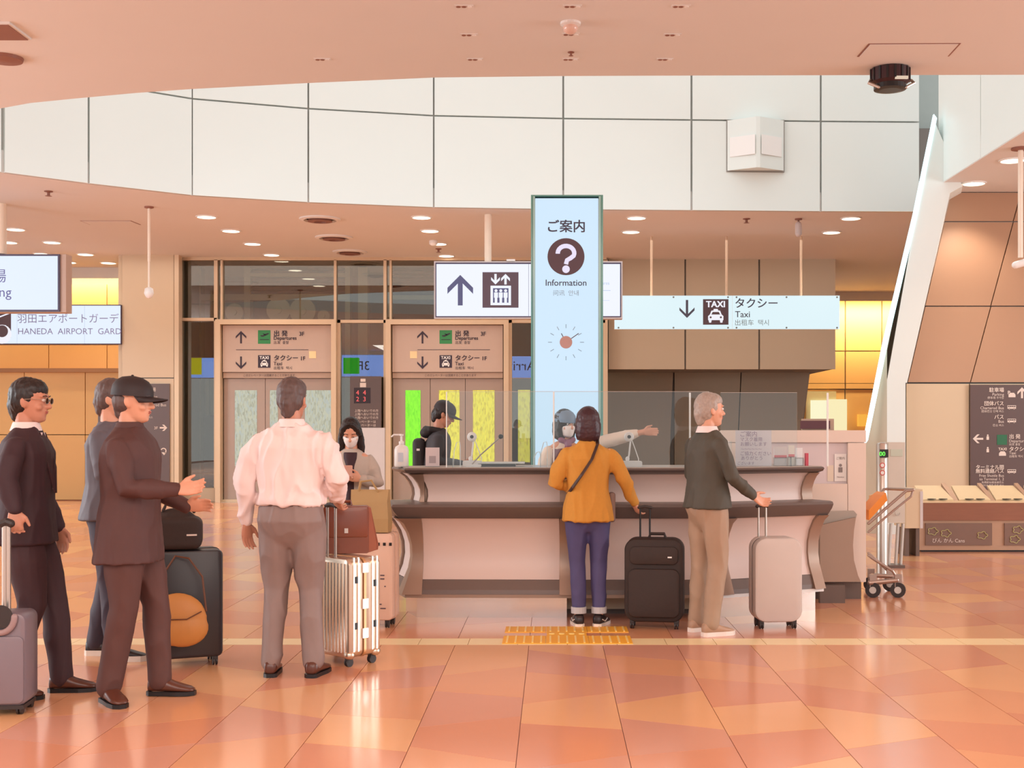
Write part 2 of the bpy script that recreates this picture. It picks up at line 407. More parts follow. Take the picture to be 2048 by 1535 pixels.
# wall-washing lamps of the coves
area('cove_left', (-11.2, 26.55, 4.75), (5.5, 0.25), 85, (1.0, 0.80, 0.45), (math.radians(25), 0, 0))
area('cove_right', (7.6, 31.4, 4.55), (4.0, 0.25), 150, (1.0, 0.78, 0.42), (math.radians(25), 0, 0))
YB = 24.8
pier = obj('wall_pier', box(B(), PX(244, YB-.4), PX(352, YB-.4), YB-0.38, YB+1.2, 0, CZ), m_joint, kind='structure')
obj('panel', box(B(), PX(245, YB-.4), PX(348, YB-.4), YB-0.42, YB-0.38, 1.52+.93, CZ), m_beige, pier)
obj('panel', box(B(), PX(245, YB-.4), PX(348, YB-.4), YB-0.42, YB-0.38, 0.02, 1.52+.91), m_beige, pier)
obj('side_panel', box(B(), PX(236, YB-.4), PX(243.5, YB-.4), YB-0.38, YB+1.2, 0, CZ), m_beige, pier)
obj('end_post', box(B(), PX(349, YB-.4), PX(358, YB-.4), YB-0.42, YB-0.2, 0, CZ), m_frame, pier)
# glass wall
gw = obj('window_1', box(B(), PX(352, YB), PX(1213, YB), YB-0.05, YB+0.12, 0.0, 0.05), m_frame, kind='structure')
obj('sill', box(B(), PX(358, YB), PX(436, YB), YB-0.12, YB+0.12, 0.02, 0.28), m_beige2, gw)
muls = [(358, 365, 520, 1003), (430, 437, 520, 1003), (443, 447, 520, 640), (669, 674, 520, 640), (676, 682, 640, 1003), (768, 774, 520, 1003), (780, 784, 520, 640), (1018, 1024, 640, 1003), (1206, 1215, 520, 1003)]
for a, b, c, d in muls:
    obj('mullion', box(B(), PX(a, YB), PX(b, YB), YB-0.08, YB+0.1, max(0, PZ(d, YB)), PZ(c, YB)+.0), m_frame, gw)
for a, b, c, d in ((352, 1213, 513, 521), (362, 436, 636, 642), (676, 774, 640, 646), (1018, 1210, 640, 646)):
    obj('rail', box(B(), PX(a, YB), PX(b, YB), YB-0.08, YB+0.1, PZ(d, YB), PZ(c, YB)), m_frame, gw)
panes = [(365, 430, 642, 1000), (365, 443, 521, 638), (447, 669, 521, 640), (674, 780, 521, 640), (784, 1206, 521, 640), (682, 768, 646, 1000), (1024, 1206, 646, 1000)]
for a, b, c, d in panes:
    obj('pane', box(B(), PX(a, YB), PX(b, YB), YB, YB+0.012, max(0.02, PZ(d, YB)), PZ(c, YB)), m_glass, gw)
# lift shaft behind the glass
m_shaft = mat('shaft_back', (0.50, 0.42, 0.36), 0.7, var=0.1)
m_steel = mat('shaft_steel', (0.66, 0.62, 0.50), 0.5, var=0.05)
m_louv = mat('louvre_brown', (0.34, 0.27, 0.24), 0.6)
sh = obj('wall_shaft', box(B(), PX(352, YB)-.3, PX(1213, YB), 28.0, 28.2, 0, CZ+2), m_shaft, kind='structure')
obj('side_wall', box(B(), PX(352, YB)-.3, PX(352, YB)-.15, YB+.2, 28, 0, CZ+2), m_beige2, sh)
YS = 26.2
for a, b in ((385, 402), (488, 500), (690, 700), (716, 735), (766, 780)):
    obj('steel_column', box(B(), PX(a, YS), PX(b, YS), YS, YS+0.3, 0, CZ+1), m_steel, sh)
for a, b, c, d in ((402, 700, 588, 600), (500, 690, 546, 553), (784, 1060, 590, 599), (402, 700, 500, 520)):
    obj('steel_beam', box(B(), PX(a, YS), PX(b, YS), YS-.02, YS+0.2, PZ(d, YS), PZ(c, YS)), m_steel, sh)
for (a, b) in ((500, 690), (784, 1060)):
    for k in range(14):
        z = PZ(586, YS)+k*0.085
        obj('louvre', box(B(), PX(a, YS), PX(b, YS), YS+.1, YS+.3, z, z+0.05), m_louv, sh)
obj('yellow_post', box(B(), PX(370, YS), PX(386, YS), YS+.3, YS+.5, PZ(700, YS), PZ(548, YS)), mat('ochre_post', (0.80, 0.68, 0.36), 0.5), sh)
obj('glow_panel', box(B(), PX(366, YS), PX(378, YS), YS+.3, YS+.4, PZ(1000, YS), PZ(745, YS)), mat('warm_panel', (0.97, 0.78, 0.52), 0.5, emit=0.75), sh)
for a, b in ((392, 398), (404, 410), (414, 420)):
    obj('guide_rail', box(B(), PX(a, YS), PX(b, YS), YS+.3, YS+.4, PZ(860, YS), PZ(750, YS)), m_steel, sh)
obj('car_counterweight', box(B(), PX(402, YS), PX(428, YS), YS+.2, YS+.5, PZ(960, YS), PZ(830, YS)), m_louv, sh)
obj('bulkhead', box(B(), PX(372, YS), PX(432, YS), YS+.2, YS+.6, PZ(755, YS), PZ(722, YS)), m_steel, sh)
for cx_, cy_, r_ in ((558, 620, 24), (606, 622, 26), (648, 632, 12), (470, 625, 18)):
    Yp = 25.7; rr = r_/F*Yp; c = P(cx_, cy_, Yp)
    pl = obj('pulley', lathe(B(), c, [(rr*.15, -0.06), (rr, -0.06), (rr, -0.04), (rr*.93, 0), (rr, 0.04), (rr, .06), (rr*.15, .06)], 28, axis='y'), mat('pulley_cream', (0.66, 0.60, 0.50), 0.5), sh)
    obj('pulley_hub', lathe(B(), c, [(rr*.3, -0.1), (rr*.3, 0)], 16, axis='y'), m_steel, pl)
# lifts
m_door = mat('lift_door', (0.66, 0.58, 0.53), 0.35, 0.25, var=0.03)
m_head = mat('lift_header', (0.77, 0.68, 0.62), 0.4, var=0.02)
def lift(x0, x1, label, wins, leafs):
    t = thing('elevator_entrance', label, 'elevator', (PX((x0+x1)/2, YB), YB, 0), 0, 'elevator entrances in the glass wall')
    ox, oy = PX((x0+x1)/2, YB), YB
    def bx(a, b, c, d, ya, yb, bm=None): return box(bm or B(), PX(a, YB)-ox, PX(b, YB)-ox, ya-oy, yb-oy, max(0, PZ(d, YB)), PZ(c, YB))
    obj('frame', bx(x0, x0+10, 640, 1010, YB-.22, YB+.15), m_frame, t)
    obj('frame', bx(x1-10, x1, 640, 1010, YB-.22, YB+.15), m_frame, t)
    obj('frame', bx(x0+10, x1-10, 640, 650, YB-.22, YB+.15), m_frame, t)
    hd = obj('header_panel', bx(x0+12, x1-12, 651, 744, YB-.1, YB+.02), m_head, t)
    obj('header_lower_band', bx(x0+12, x1-12, 745, 756, YB-.06, YB+.05), mat('header_band_tan', (0.72, 0.62, 0.55), 0.5), t)  # lower band, slightly darker than the header panel
    Yt = YB-.105
    bm = B(); u = 0 if x0 < 600 else 363
    arrow(bm, 482+u, 674, 25, Yt, 0); arrow(bm, 482+u, 725, 25, Yt, 180)
    frect(bm, 472+u, 617+u, 698.5, 699.5, Yt)
    text_bm(bm, '出 発', 547+u, 671, 12.5, Yt, bold=0.02); text_bm(bm, 'Departures', 547+u, 679, 10, Yt, bold=0.015)
    text_bm(bm, '出发  출발', 547+u, 687, 7, Yt); text_bm(bm, '3F', 598+u, 671, 11, Yt, bold=0.02)
    text_bm(bm, 'タクシー', 547+u, 720, 12.5, Yt, bold=0.02); text_bm(bm, 'Taxi', 547+u, 730, 10, Yt, bold=0.01)
    text_bm(bm, '出租车  택시', 547+u, 738, 7, Yt); text_bm(bm, '1F', 600+u, 720, 11, Yt, bold=0.02)
    text_bm(bm, 'このエレベーターは混雑することがあります', 486+u, 752, 5.2, YB-.075)
    for s_ in (bm,): s_.transform(Matrix.Translation((-ox, -oy, 0)))
    obj('lettering', bm, m_ink, t)
    for nm_, fn_ in (('plane_pictogram', lambda b: plane_icon(b, 516+u, 660, 25, Yt)), ('taxi_pictogram', lambda b: taxi_icon(b, 516+u, 710, 25, Yt, 1, 2))):
        bm = B(); fn_(bm); bm.transform(Matrix.Translation((-ox, -oy, 0))); obj(nm_, bm, [m_green, m_ink, m_white], t, kind='stuff')
    pb = B()
    frect(pb, (618 if x0 < 600 else 1158-338)+u*0+0, (632 if x0 < 600 else 834), 702, 716, Yt); pb.transform(Matrix.Translation((-ox, -oy, 0)))
    obj('notice_sticker', pb, mat('sticker_cream', (0.98, 0.86, 0.66), 0.6), t)
    for a, b in leafs:
        lf = obj('door_leaf', bx(a, b, 757, 1004, YB+.0, YB+.05), m_door, t)
        for (c, d, mm) in wins:
            if c >= a and d <= b:
                obj('window', bx(c, d, 780, 932, YB-.012, YB-.002), mm, lf)
    obj('threshold', bx(x0+10, x1-10, 1003, 1010, YB-.2, YB+.1), m_metal, t)
    return t
def patch_glow(name, cols, strength, sc_=(9, 9, 3)):
    """daylight seen through a door window: uneven tinted glow"""
    m = bpy.data.materials.new(name); m.use_nodes = True; nt = m.node_tree; b = nt.nodes['Principled BSDF']
    b.inputs['Base Color'].default_value = (0.02, 0.02, 0.02, 1); b.inputs['Roughness'].default_value = 0.2
    tc = nt.nodes.new('ShaderNodeTexCoord'); mp = nt.nodes.new('ShaderNodeMapping'); mp.inputs['Scale'].default_value = sc_
    v = nt.nodes.new('ShaderNodeTexVoronoi'); v.feature = 'F1'; cr = nt.nodes.new('ShaderNodeValToRGB')
    nt.links.new(tc.outputs['Object'], mp.inputs[0]); nt.links.new(mp.outputs[0], v.inputs['Vector'])
    sp = nt.nodes.new('ShaderNodeSeparateColor'); nt.links.new(v.outputs['Color'], sp.inputs[0]); nt.links.new(sp.outputs[0], cr.inputs[0])
    cr.color_ramp.elements[0].color = (*[c**2.2 for c in cols[0]], 1); cr.color_ramp.elements[1].color = (*[c**2.2 for c in cols[-1]], 1)
    for i, c in enumerate(cols[1:-1]): e = cr.color_ramp.elements.new((i+1)/(len(cols)-1)); e.color = (*[q**2.2 for q in c], 1)
    nt.links.new(cr.outputs[0], b.inputs['Emission Color']); b.inputs['Emission Strength'].default_value = strength
    return m
g_pale = patch_glow('pale_window', [(0.66, 0.66, 0.58), (0.78, 0.78, 0.68), (0.72, 0.75, 0.72)], 0.9)
g_lime = patch_glow('lime_window', [(0.45, 0.90, 0.10), (0.55, 0.98, 0.15), (0.50, 0.92, 0.15)], 1.0)
g_yel = patch_glow('yellow_window', [(0.80, 0.72, 0.25), (0.97, 0.90, 0.28), (0.90, 0.85, 0.30)], 1.0)
lift(436, 676, 'left elevator entrance with pale door windows, behind the man in white shirt', [(470, 514, g_pale), (540, 556, g_pale), (610, 662, g_pale)], [(448, 530), (531, 580), (581, 664)])
lift(774, 1018, 'middle elevator entrance with yellow and green door windows, left of information pillar', [(811, 841, g_lime), (878, 919, g_yel), (946, 989, g_yel)], [(786, 860), (861, 930), (931, 1006)])
# third opening partly hidden by the pillar
for k, (a, b) in enumerate(((1036, 1060),)):
    obj('lit_pane', box(B(), PX(a, YB+.4), PX(b, YB+.4), YB+.4, YB+.42, PZ(925, YB), PZ(778, YB)), g_yel, gw)
# call panel between the lifts
cp = thing('elevator_call_panel', 'dark elevator call panel with red floor display between the two elevators', 'control panel', (PX(729, YB-.05), YB-.05, 0))
def loc(bm, o): bm.transform(Matrix.Translation(-Vector(o.location))); return bm
Yq = YB-.3
obj('body', loc(box(B(), PX(700, Yq), PX(762, Yq), Yq, Yq+.1, 0, PZ(752, Yq)), cp), mat('call_panel_dark', (0.36, 0.30, 0.29), 0.3), cp)
obj('display', loc(frect(B(), 708, 741, 775, 806, Yq-.004), cp), mat('display_dark', (0.16, 0.05, 0.06), 0.2), cp)
bm = B()
text_bm(bm, '4  4', 712, 789, 13, Yq-.008); text_bm(bm, '2  3', 712, 802, 13, Yq-.008)
obj('red_digits', loc(bm, cp), mat('red_led', (1.0, 0.35, 0.35), emit=1.2), cp)
bm = B()
frect(bm, 721, 731, 757, 763, Yq-.004); frect(bm, 720, 732, 765, 774, Yq-.004)
for k in range(3): text_bm(bm, '上階へおいでの方', 709, 823+k*7, 6, Yq-.004)
for k in range(4): text_bm(bm, 'エレベーターは', 710, 845+k*7, 6, Yq-.004)
obj('lettering', loc(bm, cp), mat('print_pale', (0.86, 0.80, 0.76), 0.6), cp)
# right: suspended box and olive wall
wb = obj('wall_box', box(B(), PX(1216, 25), PX(1671, 25), 25.06, 27.6, PZ(737, 25), CZ), m_joint, kind='structure')
for a, b in ((1216, 1370), (1371, 1518), (1519, 1672)):
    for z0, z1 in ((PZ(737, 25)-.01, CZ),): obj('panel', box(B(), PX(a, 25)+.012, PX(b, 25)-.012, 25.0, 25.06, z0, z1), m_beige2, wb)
wo = obj('wall_olive', prism(B(), [(PX(1213, 26.6), 26.75, 0), (PX(1600, 26.6), 26.75, 0), P(1605, 860, 26.75), P(1621, 735, 26.75), P(1213, 735, 26.75)], (0, 0.4, 0)), m_joint, kind='structure')
for a, b in ((1213, 1347), (1349, 1482)):
    obj('panel', prism(B(), [(PX(a, 26.6), 26.6, 0), (PX(b-8, 26.6), 26.6, 0), P(b-6, 860, 26.6), P(b, 730, 26.6), P(a, 730, 26.6)], (0, 0.14, 0)), m_olive, wo)
obj('panel', prism(B(), [(PX(1476, 26.6), 26.6, 0), (PX(1600, 26.6), 26.6, 0), P(1603, 860, 26.6), P(1619, 750, 26.6), P(1616, 730, 26.6), P(1484, 730, 26.6), P(1478, 860, 26.6)], (0, 0.14, 0)), m_olive, wo)
wor = obj('wall_orange', box(B(), 5.6, 10.5, 32.0, 32.2, 0, CZ), m_joint, kind='structure')
for a, b in ((1560, 1689), (1690, 1762), (1763, 1880)):
    for c, d in ((480, 589), (591, 701), (703, 766), (767, 777)):
        obj('panel', box(B(), PX(a, 32)+.01, PX(b, 32)-.01, 31.94, 32, PZ(d, 32), PZ(c, 32)), m_orange, wor)
    obj('panel', box(B(), PX(a, 32)+.01, PX(b, 32)-.01, 31.97, 32.0, 0, PZ(779, 32)), m_orange, wor)
obj('bulkhead', box(B(), 5.6, 10.5, 31.0, 31.05, 4.62, CZ), m_ceil, wor)
obj('pale_doorway', box(B(), PX(1612, 31.9), PX(1672, 31.9), 31.88, 31.94, 0, PZ(782, 31.9)), mat('cream_doorway', (0.93, 0.88, 0.70), 0.5), wor)
obj('lit_window', box(B(), PX(1622, 31.8), PX(1655, 31.8), 31.80, 31.86, 0, PZ(800, 31.8)), mat('lit_pale_window', (1.0, 0.98, 0.82), emit=0.95), wor)
obj('lit_window', box(B(), PX(1658, 31.8), PX(1694, 31.8), 31.80, 31.86, 0, PZ(798, 31.8)), mat('lit_cream_window', (0.99, 0.94, 0.74), emit=0.95), wor)
obj('lit_shelf', box(B(), PX(1716, 31.8), PX(1742, 31.8), 31.7, 31.9, PZ(852, 31.8), PZ(828, 31.8)), mat('lit_orange', (1.0, 0.72, 0.28), emit=0.9), wor)
# enclosing walls out of view
obj('wall_far_right', box(B(), 10.5, 10.7, 18.3, 33, 0, CZ), m_beige, kind='structure')
# ================================================================== hanging signs
def rel(bm, t):
    bm.transform(Matrix.Translation(-Vector(t.location))); return bm
def sign_panel(t, x0, x1, y0, y1, Y, bezel, face, depth, bez=4):
    obj('housing', rel(box(B(), PX(x0, Y), PX(x1, Y), Y, Y+depth, PZ(y1, Y), PZ(y0, Y)), t), bezel, t)
    return obj('lit_face', rel(box(B(), PX(x0+bez, Y), PX(x1-bez, Y), Y-.006, Y-.001, PZ(y1-bez, Y), PZ(y0+bez, Y)), t), face, t)
m_bezel = mat('dark_bezel', (0.28, 0.24, 0.34), 0.4)
m_house = mat('sign_housing', (0.80, 0.76, 0.76), 0.4)
# elevator direction sign
Y = 19.7
t = thing('elevator_sign', 'hanging lit screen with up arrow and elevator pictogram behind the information pillar', 'sign', (PX(1056, Y), Y, PZ(636, Y)))
obj('housing', rel(box(B(), PX(868, Y), PX(1245, Y), Y, Y+.22, PZ(637, Y), PZ(522, Y)), t), m_house, t)
obj('bezel', rel(box(B(), PX(871, Y), PX(1242, Y), Y-.01, Y-.001, PZ(634, Y), PZ(525, Y)), t), m_bezel, t)
obj('screen', rel(box(B(), PX(873, Y), PX(1057, Y), Y-.016, Y-.011, PZ(632, Y), PZ(528, Y)), t), m_white_e, t)
obj('screen', rel(box(B(), PX(1057.6, Y), PX(1240, Y), Y-.016, Y-.011, PZ(632, Y), PZ(528, Y)), t), m_white_e, t)
m_blue = mat('ink_blue_grey', (0.34, 0.36, 0.52), 0.6)
m_pic = mat('pictogram_dark', (0.36, 0.29, 0.33), 0.6)
bm = B(); arrow(bm, 920.5, 580, 61, Y-.02, 0, t=0.145); obj('arrow', rel(bm, t), m_blue, t)
bm = B(); Yt = Y-.02
frect(bm, 965, 1037, 544, 615, Yt, 0)
arrow(bm, 991, 558, 21, Yt-.004, 180, 1, t=.2); arrow(bm, 1011, 558, 21, Yt-.004, 0, 1, t=.2)
frect(bm, 981, 1022, 571, 610, Yt-.004, 1); frect(bm, 986, 1017, 576, 605, Yt-.007, 2)
for i in range(3):
    cx_ = 992+i*9.6; circ(bm, cx_, 581, 3, Yt-.010, 1, 12); frect(bm, cx_-4, cx_+4, 584.5, 595, Yt-.010, 1); frect(bm, cx_-2.6, cx_+2.6, 595, 605, Yt-.010, 1)
obj('elevator_pictogram', rel(bm, t), [m_pic, m_white_e, m_blue], t, kind='stuff')
bm = B(); text_bm(bm, 'Departures', 1219, 569, 9, Yt, 'RIGHT'); frect(bm, 1120, 1221, 580, 581, Yt); text_bm(bm, '——', 1219, 603, 9, Yt, 'RIGHT')
obj('lettering', rel(bm, t), mat('pale_blue_ink', (0.70, 0.82, 0.95), 0.6), t, kind='stuff')
for x in (976,):
    Yq = Y+.1; obj('hanging_pole', rel(tube(B(), [P(x, 524, Yq), (PX(x, Yq), Yq, CZ)], 0.055, 16, False), t), mat('pole_ivory', (0.93, 0.87, 0.80), 0.4), t)
obj('hanging_pole', rel(tube(B(), [P(1190, 524, Y+.1), (PX(1190, Y+.1), Y+.1, CZ)], 0.055, 16, False), t), MATS['pole_ivory'], t)
obj('top_box', rel(box(B(), PX(1013, Y), PX(1030, Y), Y, Y+.15, PZ(523, Y), PZ(518, Y)), t), m_white, t)
# taxi sign
Y = 22.0
m_taxi_e = mat('taxi_sign_glow', (0.86, 0.945, 0.97), emit=1.0)
t = thing('taxi_sign', 'long pale blue hanging sign with down arrow and taxi pictogram', 'sign', (PX(1453, Y), Y, PZ(657, Y)))
obj('housing', rel(box(B(), PX(1229, Y), PX(1679, Y), Y, Y+.1, PZ(658, Y), PZ(591, Y)), t), m_white, t)
for a, b in ((1229, 1464), (1465, 1679)):
    obj('lit_panel', rel(box(B(), PX(a, Y), PX(b, Y), Y-.012, Y-.001, PZ(658, Y), PZ(591, Y)), t), m_taxi_e, t)
Yt = Y-.018
bm = B(); arrow(bm, 1374, 617.5, 36, Yt, 180, t=.12)
text_bm(bm, 'タクシー', 1469, 614, 22, Yt, bold=.012); text_bm(bm, 'Taxi', 1470, 634, 17.5, Yt, bold=.005)
obj('lettering', rel(bm, t), mat('sign_ink_grey', (0.30, 0.31, 0.40), 0.6), t, kind='stuff')
bm = B(); text_bm(bm, '出租车  택시', 1469, 649.5, 13, Yt); obj('small_lettering', rel(bm, t), mat('sign_ink_pale', (0.50, 0.58, 0.62), 0.6), t, kind='stuff')
bm = B(); taxi_icon(bm, 1406, 598, 51, Yt, 0, 1); obj('taxi_pictogram', rel(bm, t), [m_pic, mat('icon_white', (0.96, 0.96, 1), emit=.95)], t, kind='stuff')
for x in (1237, 1347, 1456, 1473, 1573, 1674):
    for y in (594, 655): obj('screw', rel(lathe(B(), P(x, y, Yt), [(0.016, -.006), (0.016, 0.004)], 10, axis='y'), t), mat('screw_grey', (0.5, 0.52, 0.52), 0.4, .5), t)
for x in (1303, 1453, 1602):
    obj('hanging_pole', rel(tube(B(), [P(x, 592, Y+.05), (PX(x, Y+.05), Y+.05, CZ)], 0.022, 12, False), t), mat('pole_beige', (0.86, 0.76, 0.66), 0.4), t)
# left parking sign
Y = 18.75
t = thing('parking_sign', 'hanging lit screen ending in ng at the left edge on an ivory pole', 'sign', (PX(-90, Y), Y, PZ(622, Y)))
obj('housing', rel(box(B(), PX(-290, Y), PX(131, Y), Y+.02, Y+.25, PZ(624, Y), PZ(508, Y)), t), mat('sign_side_tan', (0.74, 0.63, 0.57), .5), t)
obj('bezel', rel(box(B(), PX(-290, Y), PX(119.5, Y), Y-.01, Y+.02, PZ(623, Y), PZ(508, Y)), t), m_bezel, t)
obj('screen', rel(box(B(), PX(-286, Y), PX(116, Y), Y-.018, Y-.011, PZ(619, Y), PZ(512, Y)), t), mat('screen_blue_white', (0.87, 0.92, 1.0), emit=1.0), t)
bm = B(); text_bm(bm, '駐車場', 13, 562, 29, Y-.022, 'RIGHT'); text_bm(bm, 'Parking', 23, 593, 28, Y-.022, 'RIGHT')
obj('lettering', rel(bm, t), mat('ink_indigo', (0.38, 0.40, 0.64), .6), t, kind='stuff')
obj('hanging_pole', rel(tube(B(), [P(0, 508, Y+.1), (PX(0, Y+.1), Y+.1, CZ)], 0.095, 20, False), t), MATS['pole_ivory'], t)
# airport garden sign
Y = 24.3
t = thing('garden_sign', 'long lit sign reading HANEDA AIRPORT GARDEN with hot spring pictogram, on the orange corridor', 'sign', (PX(50, Y), Y, PZ(688, Y)))
obj('housing', rel(box(B(), PX(-250, Y), PX(241, Y), Y, Y+.3, PZ(688, Y), PZ(609, Y)), t), m_bezel, t)
for a, b in ((-249, 34), (34.6, 169), (169.6, 241)):
    obj('screen', rel(box(B(), PX(a, Y), PX(b, Y), Y-.01, Y-.001, PZ(686.5, Y), PZ(611, Y)), t), mat('screen_cool_white', (0.88, 0.93, 1.0), emit=1.0), t)
bm = B(); text_bm(bm, '羽田エアポートガーデ', 34, 644, 20.4, Y-.014); text_bm(bm, 'HANEDA  AIRPORT  GARD', 35, 668, 17.3, Y-.014)
obj('lettering', rel(bm, t), mat('ink_periwinkle', (0.54, 0.56, 0.74), .6), t, kind='stuff')
bm = B(); frect(bm, -40, 22, 625, 675, Y-.014)
prism(bm, [P(-30, 665, Y-.018), P(-6, 665, Y-.018), P(-6, 668, Y-.018), P(-30, 668, Y-.018)], (0, .002, 0), 1)
for k, w_ in ((0, 19), (6, 12)):
    circ(bm, 4, 668-k, w_, Y-.018-k*.001, 1 if k == 0 else 0, 20)
flat(bm, [(-4, 650), (12, 650), (13, 662), (-5, 662)], Y-.022, 1); flat(bm, [(-12, 636), (-9, 638), (19, 627), (18, 625)], Y-.018, 1)
obj('hot_spring_pictogram', rel(bm, t), [m_pic, mat('icon_white', (0.96, 0.96, 1), emit=.95)], t, kind='stuff')

# signs behind the viewer whose reflections show in the lift glass
def back_sign(x_r, z_c, wd, ht, txt, col, green, label):
    Yb = -5.0; ht = min(ht, 1.1); z_c = min(z_c, 4.2)
    t = thing('departure_board', label, 'sign', (x_r, Yb, z_c-ht/2))
    obj('housing', box(B(), -wd/2, wd/2, -.2, 0, 0, ht), m_house, t)
    obj('lit_face', box(B(), -wd/2+.03, wd/2-.03, .001, .01, .03, ht-.03), col, t)
    c = bpy.data.curves.new('t', 'FONT'); c.body = txt; c.size = ht*.55; c.align_x = 'CENTER'
    o = bpy.data.objects.new('t', c); COL.objects.link(o)
    me = bpy.data.meshes.new_from_object(o.evaluated_get(bpy.context.evaluated_depsgraph_get()))
    me.transform(Matrix.Translation((0, .015, ht*.32)) @ Matrix.Rotation(math.pi, 4, 'Z') @ Matrix.Rotation(math.pi/2, 4, 'X'))
    bpy.data.objects.remove(o); me.materials.append(m_ink)
    l = bpy.data.objects.new('lettering', me); COL.objects.link(l); l.parent = t; l['kind'] = 'stuff'
    if green: obj('pictogram', box(B(), -wd/2+.1, -wd/2+.1+ht*.7, .011, .016, ht*.15, ht*.85), green, t)
m_refl = mat('reflected_board_glow', (0.55, 0.68, 1.0), emit=3.0)
YR = 49.6+5.0
def back_xz(px, py): return (px-CX)/F*YR, EYE-(py-HY)/F*YR
x_, z_ = back_xz(728, 730); back_sign(x_, z_, 2.0, 1.0, '3F', m_refl, mat('reflected_green', (0.15, 0.8, 0.15), emit=2.0), 'lit departures board behind the viewer, mirrored in the glass between the elevators')
x_, z_ = back_xz(398, 682); back_sign(x_, z_, 1.5, 1.35, '', m_refl, mat('reflected_yellow', (0.9, 0.85, 0.1), emit=2.0), 'lit yellow and blue board behind the viewer, mirrored in the leftmost glass')
x_, z_ = back_xz(1060, 700); back_sign(x_, z_, 2.0, 1.9, '到达 Arrivals', m_refl, None, 'lit arrivals board behind the viewer, mirrored in the glass beside the pillar')

# ================================================================== ceiling fittings
down = thing('downlight', '', 'light', (0, 0, CZ), 0, 'round downlights lit in the far ceiling')
obj('trim_ring', lathe(B(), (0, 0, 0), [(0.17, 0.0), (0.17, -.012), (0.145, -.016), (0.145, 0)], 24), m_white, down)
obj('lens', lathe(B(), (0, 0, 0), [(0.144, -.004), (0.144, -.010), (0.05, -.013)], 24), m_lamp, down)
spots = [(413, 433), (462, 461), (505, 487), (543, 509), (843, 434), (860, 461), (877, 487), (893, 511), (1273, 435), (1262, 463), (1702, 436), (1663, 464), (31, 458), (104, 484), (171, 508), (217, 525), (17, 484), (84, 507), (137, 524), (1948, 366), (2025, 320)]
names = {413: 'front of the row above the left elevator', 462: 'second of the row above the left elevator', 505: 'third of the row above the left elevator', 543: 'rearmost of the row above the left elevator',
 843: 'front of the row above the middle elevator', 860: 'second of the row above the middle elevator', 877: 'third of the row above the middle elevator', 893: 'rearmost of the row above the middle elevator',
 1273: 'front one right of the information pillar', 1262: 'second one right of the information pillar', 1702: 'front one near the raking column', 1663: 'second one near the raking column',
 31: 'front one above the parking sign', 104: 'second one right of the parking sign', 171: 'third one before the corridor cove', 217: 'rearmost one beside the beige pier',
 17: 'outer row, front one at the left edge', 84: 'outer row, just above the parking sign corner', 137: 'outer row, rearmost before the corridor cove', 1948: 'above the brown sloped wall, farther one', 2025: 'above the brown sloped wall, nearer one'}
for i, (px, py) in enumerate(spots):
    o = down if i == 0 else copy_tree(down)
    yy = cy(py); o.location = (PX(px, yy), yy, CZ)
    o['label'] = 'lit round downlight, ' + names[px]
    if px not in (17, 84, 137):
        d = bpy.data.lights.new('down_beam', 'SPOT'); d.energy = 120; d.color = (1.0, .86, .68); d.spot_size = 1.9; d.spot_blend = .8; d.shadow_soft_size = .12
        lo = bpy.data.objects.new('down_beam', d); COL.objects.link(lo); lo.location = (PX(px, yy), yy, CZ-.03)
# unlit multi-lamp slots in the near ceiling
slot = thing('ceiling_slot_light', '', 'light', (0, 0, CZ), 0, 'unlit triple lamp slots in the near ceiling')
m_slot = mat('slot_dark', (0.55, 0.36, 0.30), .5)
obj('trim', box(B(), -.075, .075, -.03, .03, -.006, 0), m_ceil, slot)
for k in (-1, 0, 1): obj('lamp', lathe(B(), (k*.045, 0, -.006), [(.019, 0), (.019, -.004), (.008, -.002)], 14), m_slot if k < 1 else m_white, slot)
sl = [(928, 12, 'front of the left column'), (938, 69, 'mid left column'), (950, 118, 'rear left column by ceiling edge'), (1145, 12, 'front of the centre column'), (1142, 68, 'centre column, beside the dome detector'), (1141, 118, 'rear of the centre column'), (1362, 12, 'front of the right column'), (1345, 69, 'middle of the right column'), (1330, 118, 'rear of the right column'), (645, 118, 'alone near the curved edge')]
for i, (px, py, nm) in enumerate(sl):
    o = slot if i == 0 else copy_tree(slot)
    yy = cy(py); o.location = (PX(px, yy), yy, CZ); o['label'] = 'unlit three-lamp slot in near ceiling, ' + nm
yy = cy(45); t = thing('dome_detector', 'clear faceted dome detector under the near ceiling', 'detector', (PX(1141, yy), yy, CZ))
obj('base', lathe(B(), (0, 0, 0), [(.085, 0), (.085, -.02), (.06, -.03)], 20), m_ceil, t)
obj('dome', ell(B(), (0, 0, -.045), (.065, .065, .055), 12), mat('dome_gloss', (.86, .72, .66), .08), t, smooth=True)
yy = cy(104); tag(obj('sprinkler', lathe(B(), (PX(1142, yy), yy, CZ), [(.03, 0), (.03, -.006), (.01, -.01), (.01, -.03), (.022, -.034)], 14), m_slot), 'tiny sprinkler head in near ceiling behind the dome detector', 'sprinkler')
for px, py, nm in ((97, 382, 'far ceiling at left, above the parking sign'), (1493, 437, 'far ceiling above the taxi sign'), (877, 497, 'far ceiling left of the elevator sign pole')):
    yy = cy(py); tag(obj('sprinkler', lathe(B(), (PX(px, yy), yy, CZ), [(.06, 0), (.06, -.01), (.02, -.02), (.02, -.06), (.05, -.07)], 14), m_slot), 'small sprinkler head, '+nm, 'sprinkler')
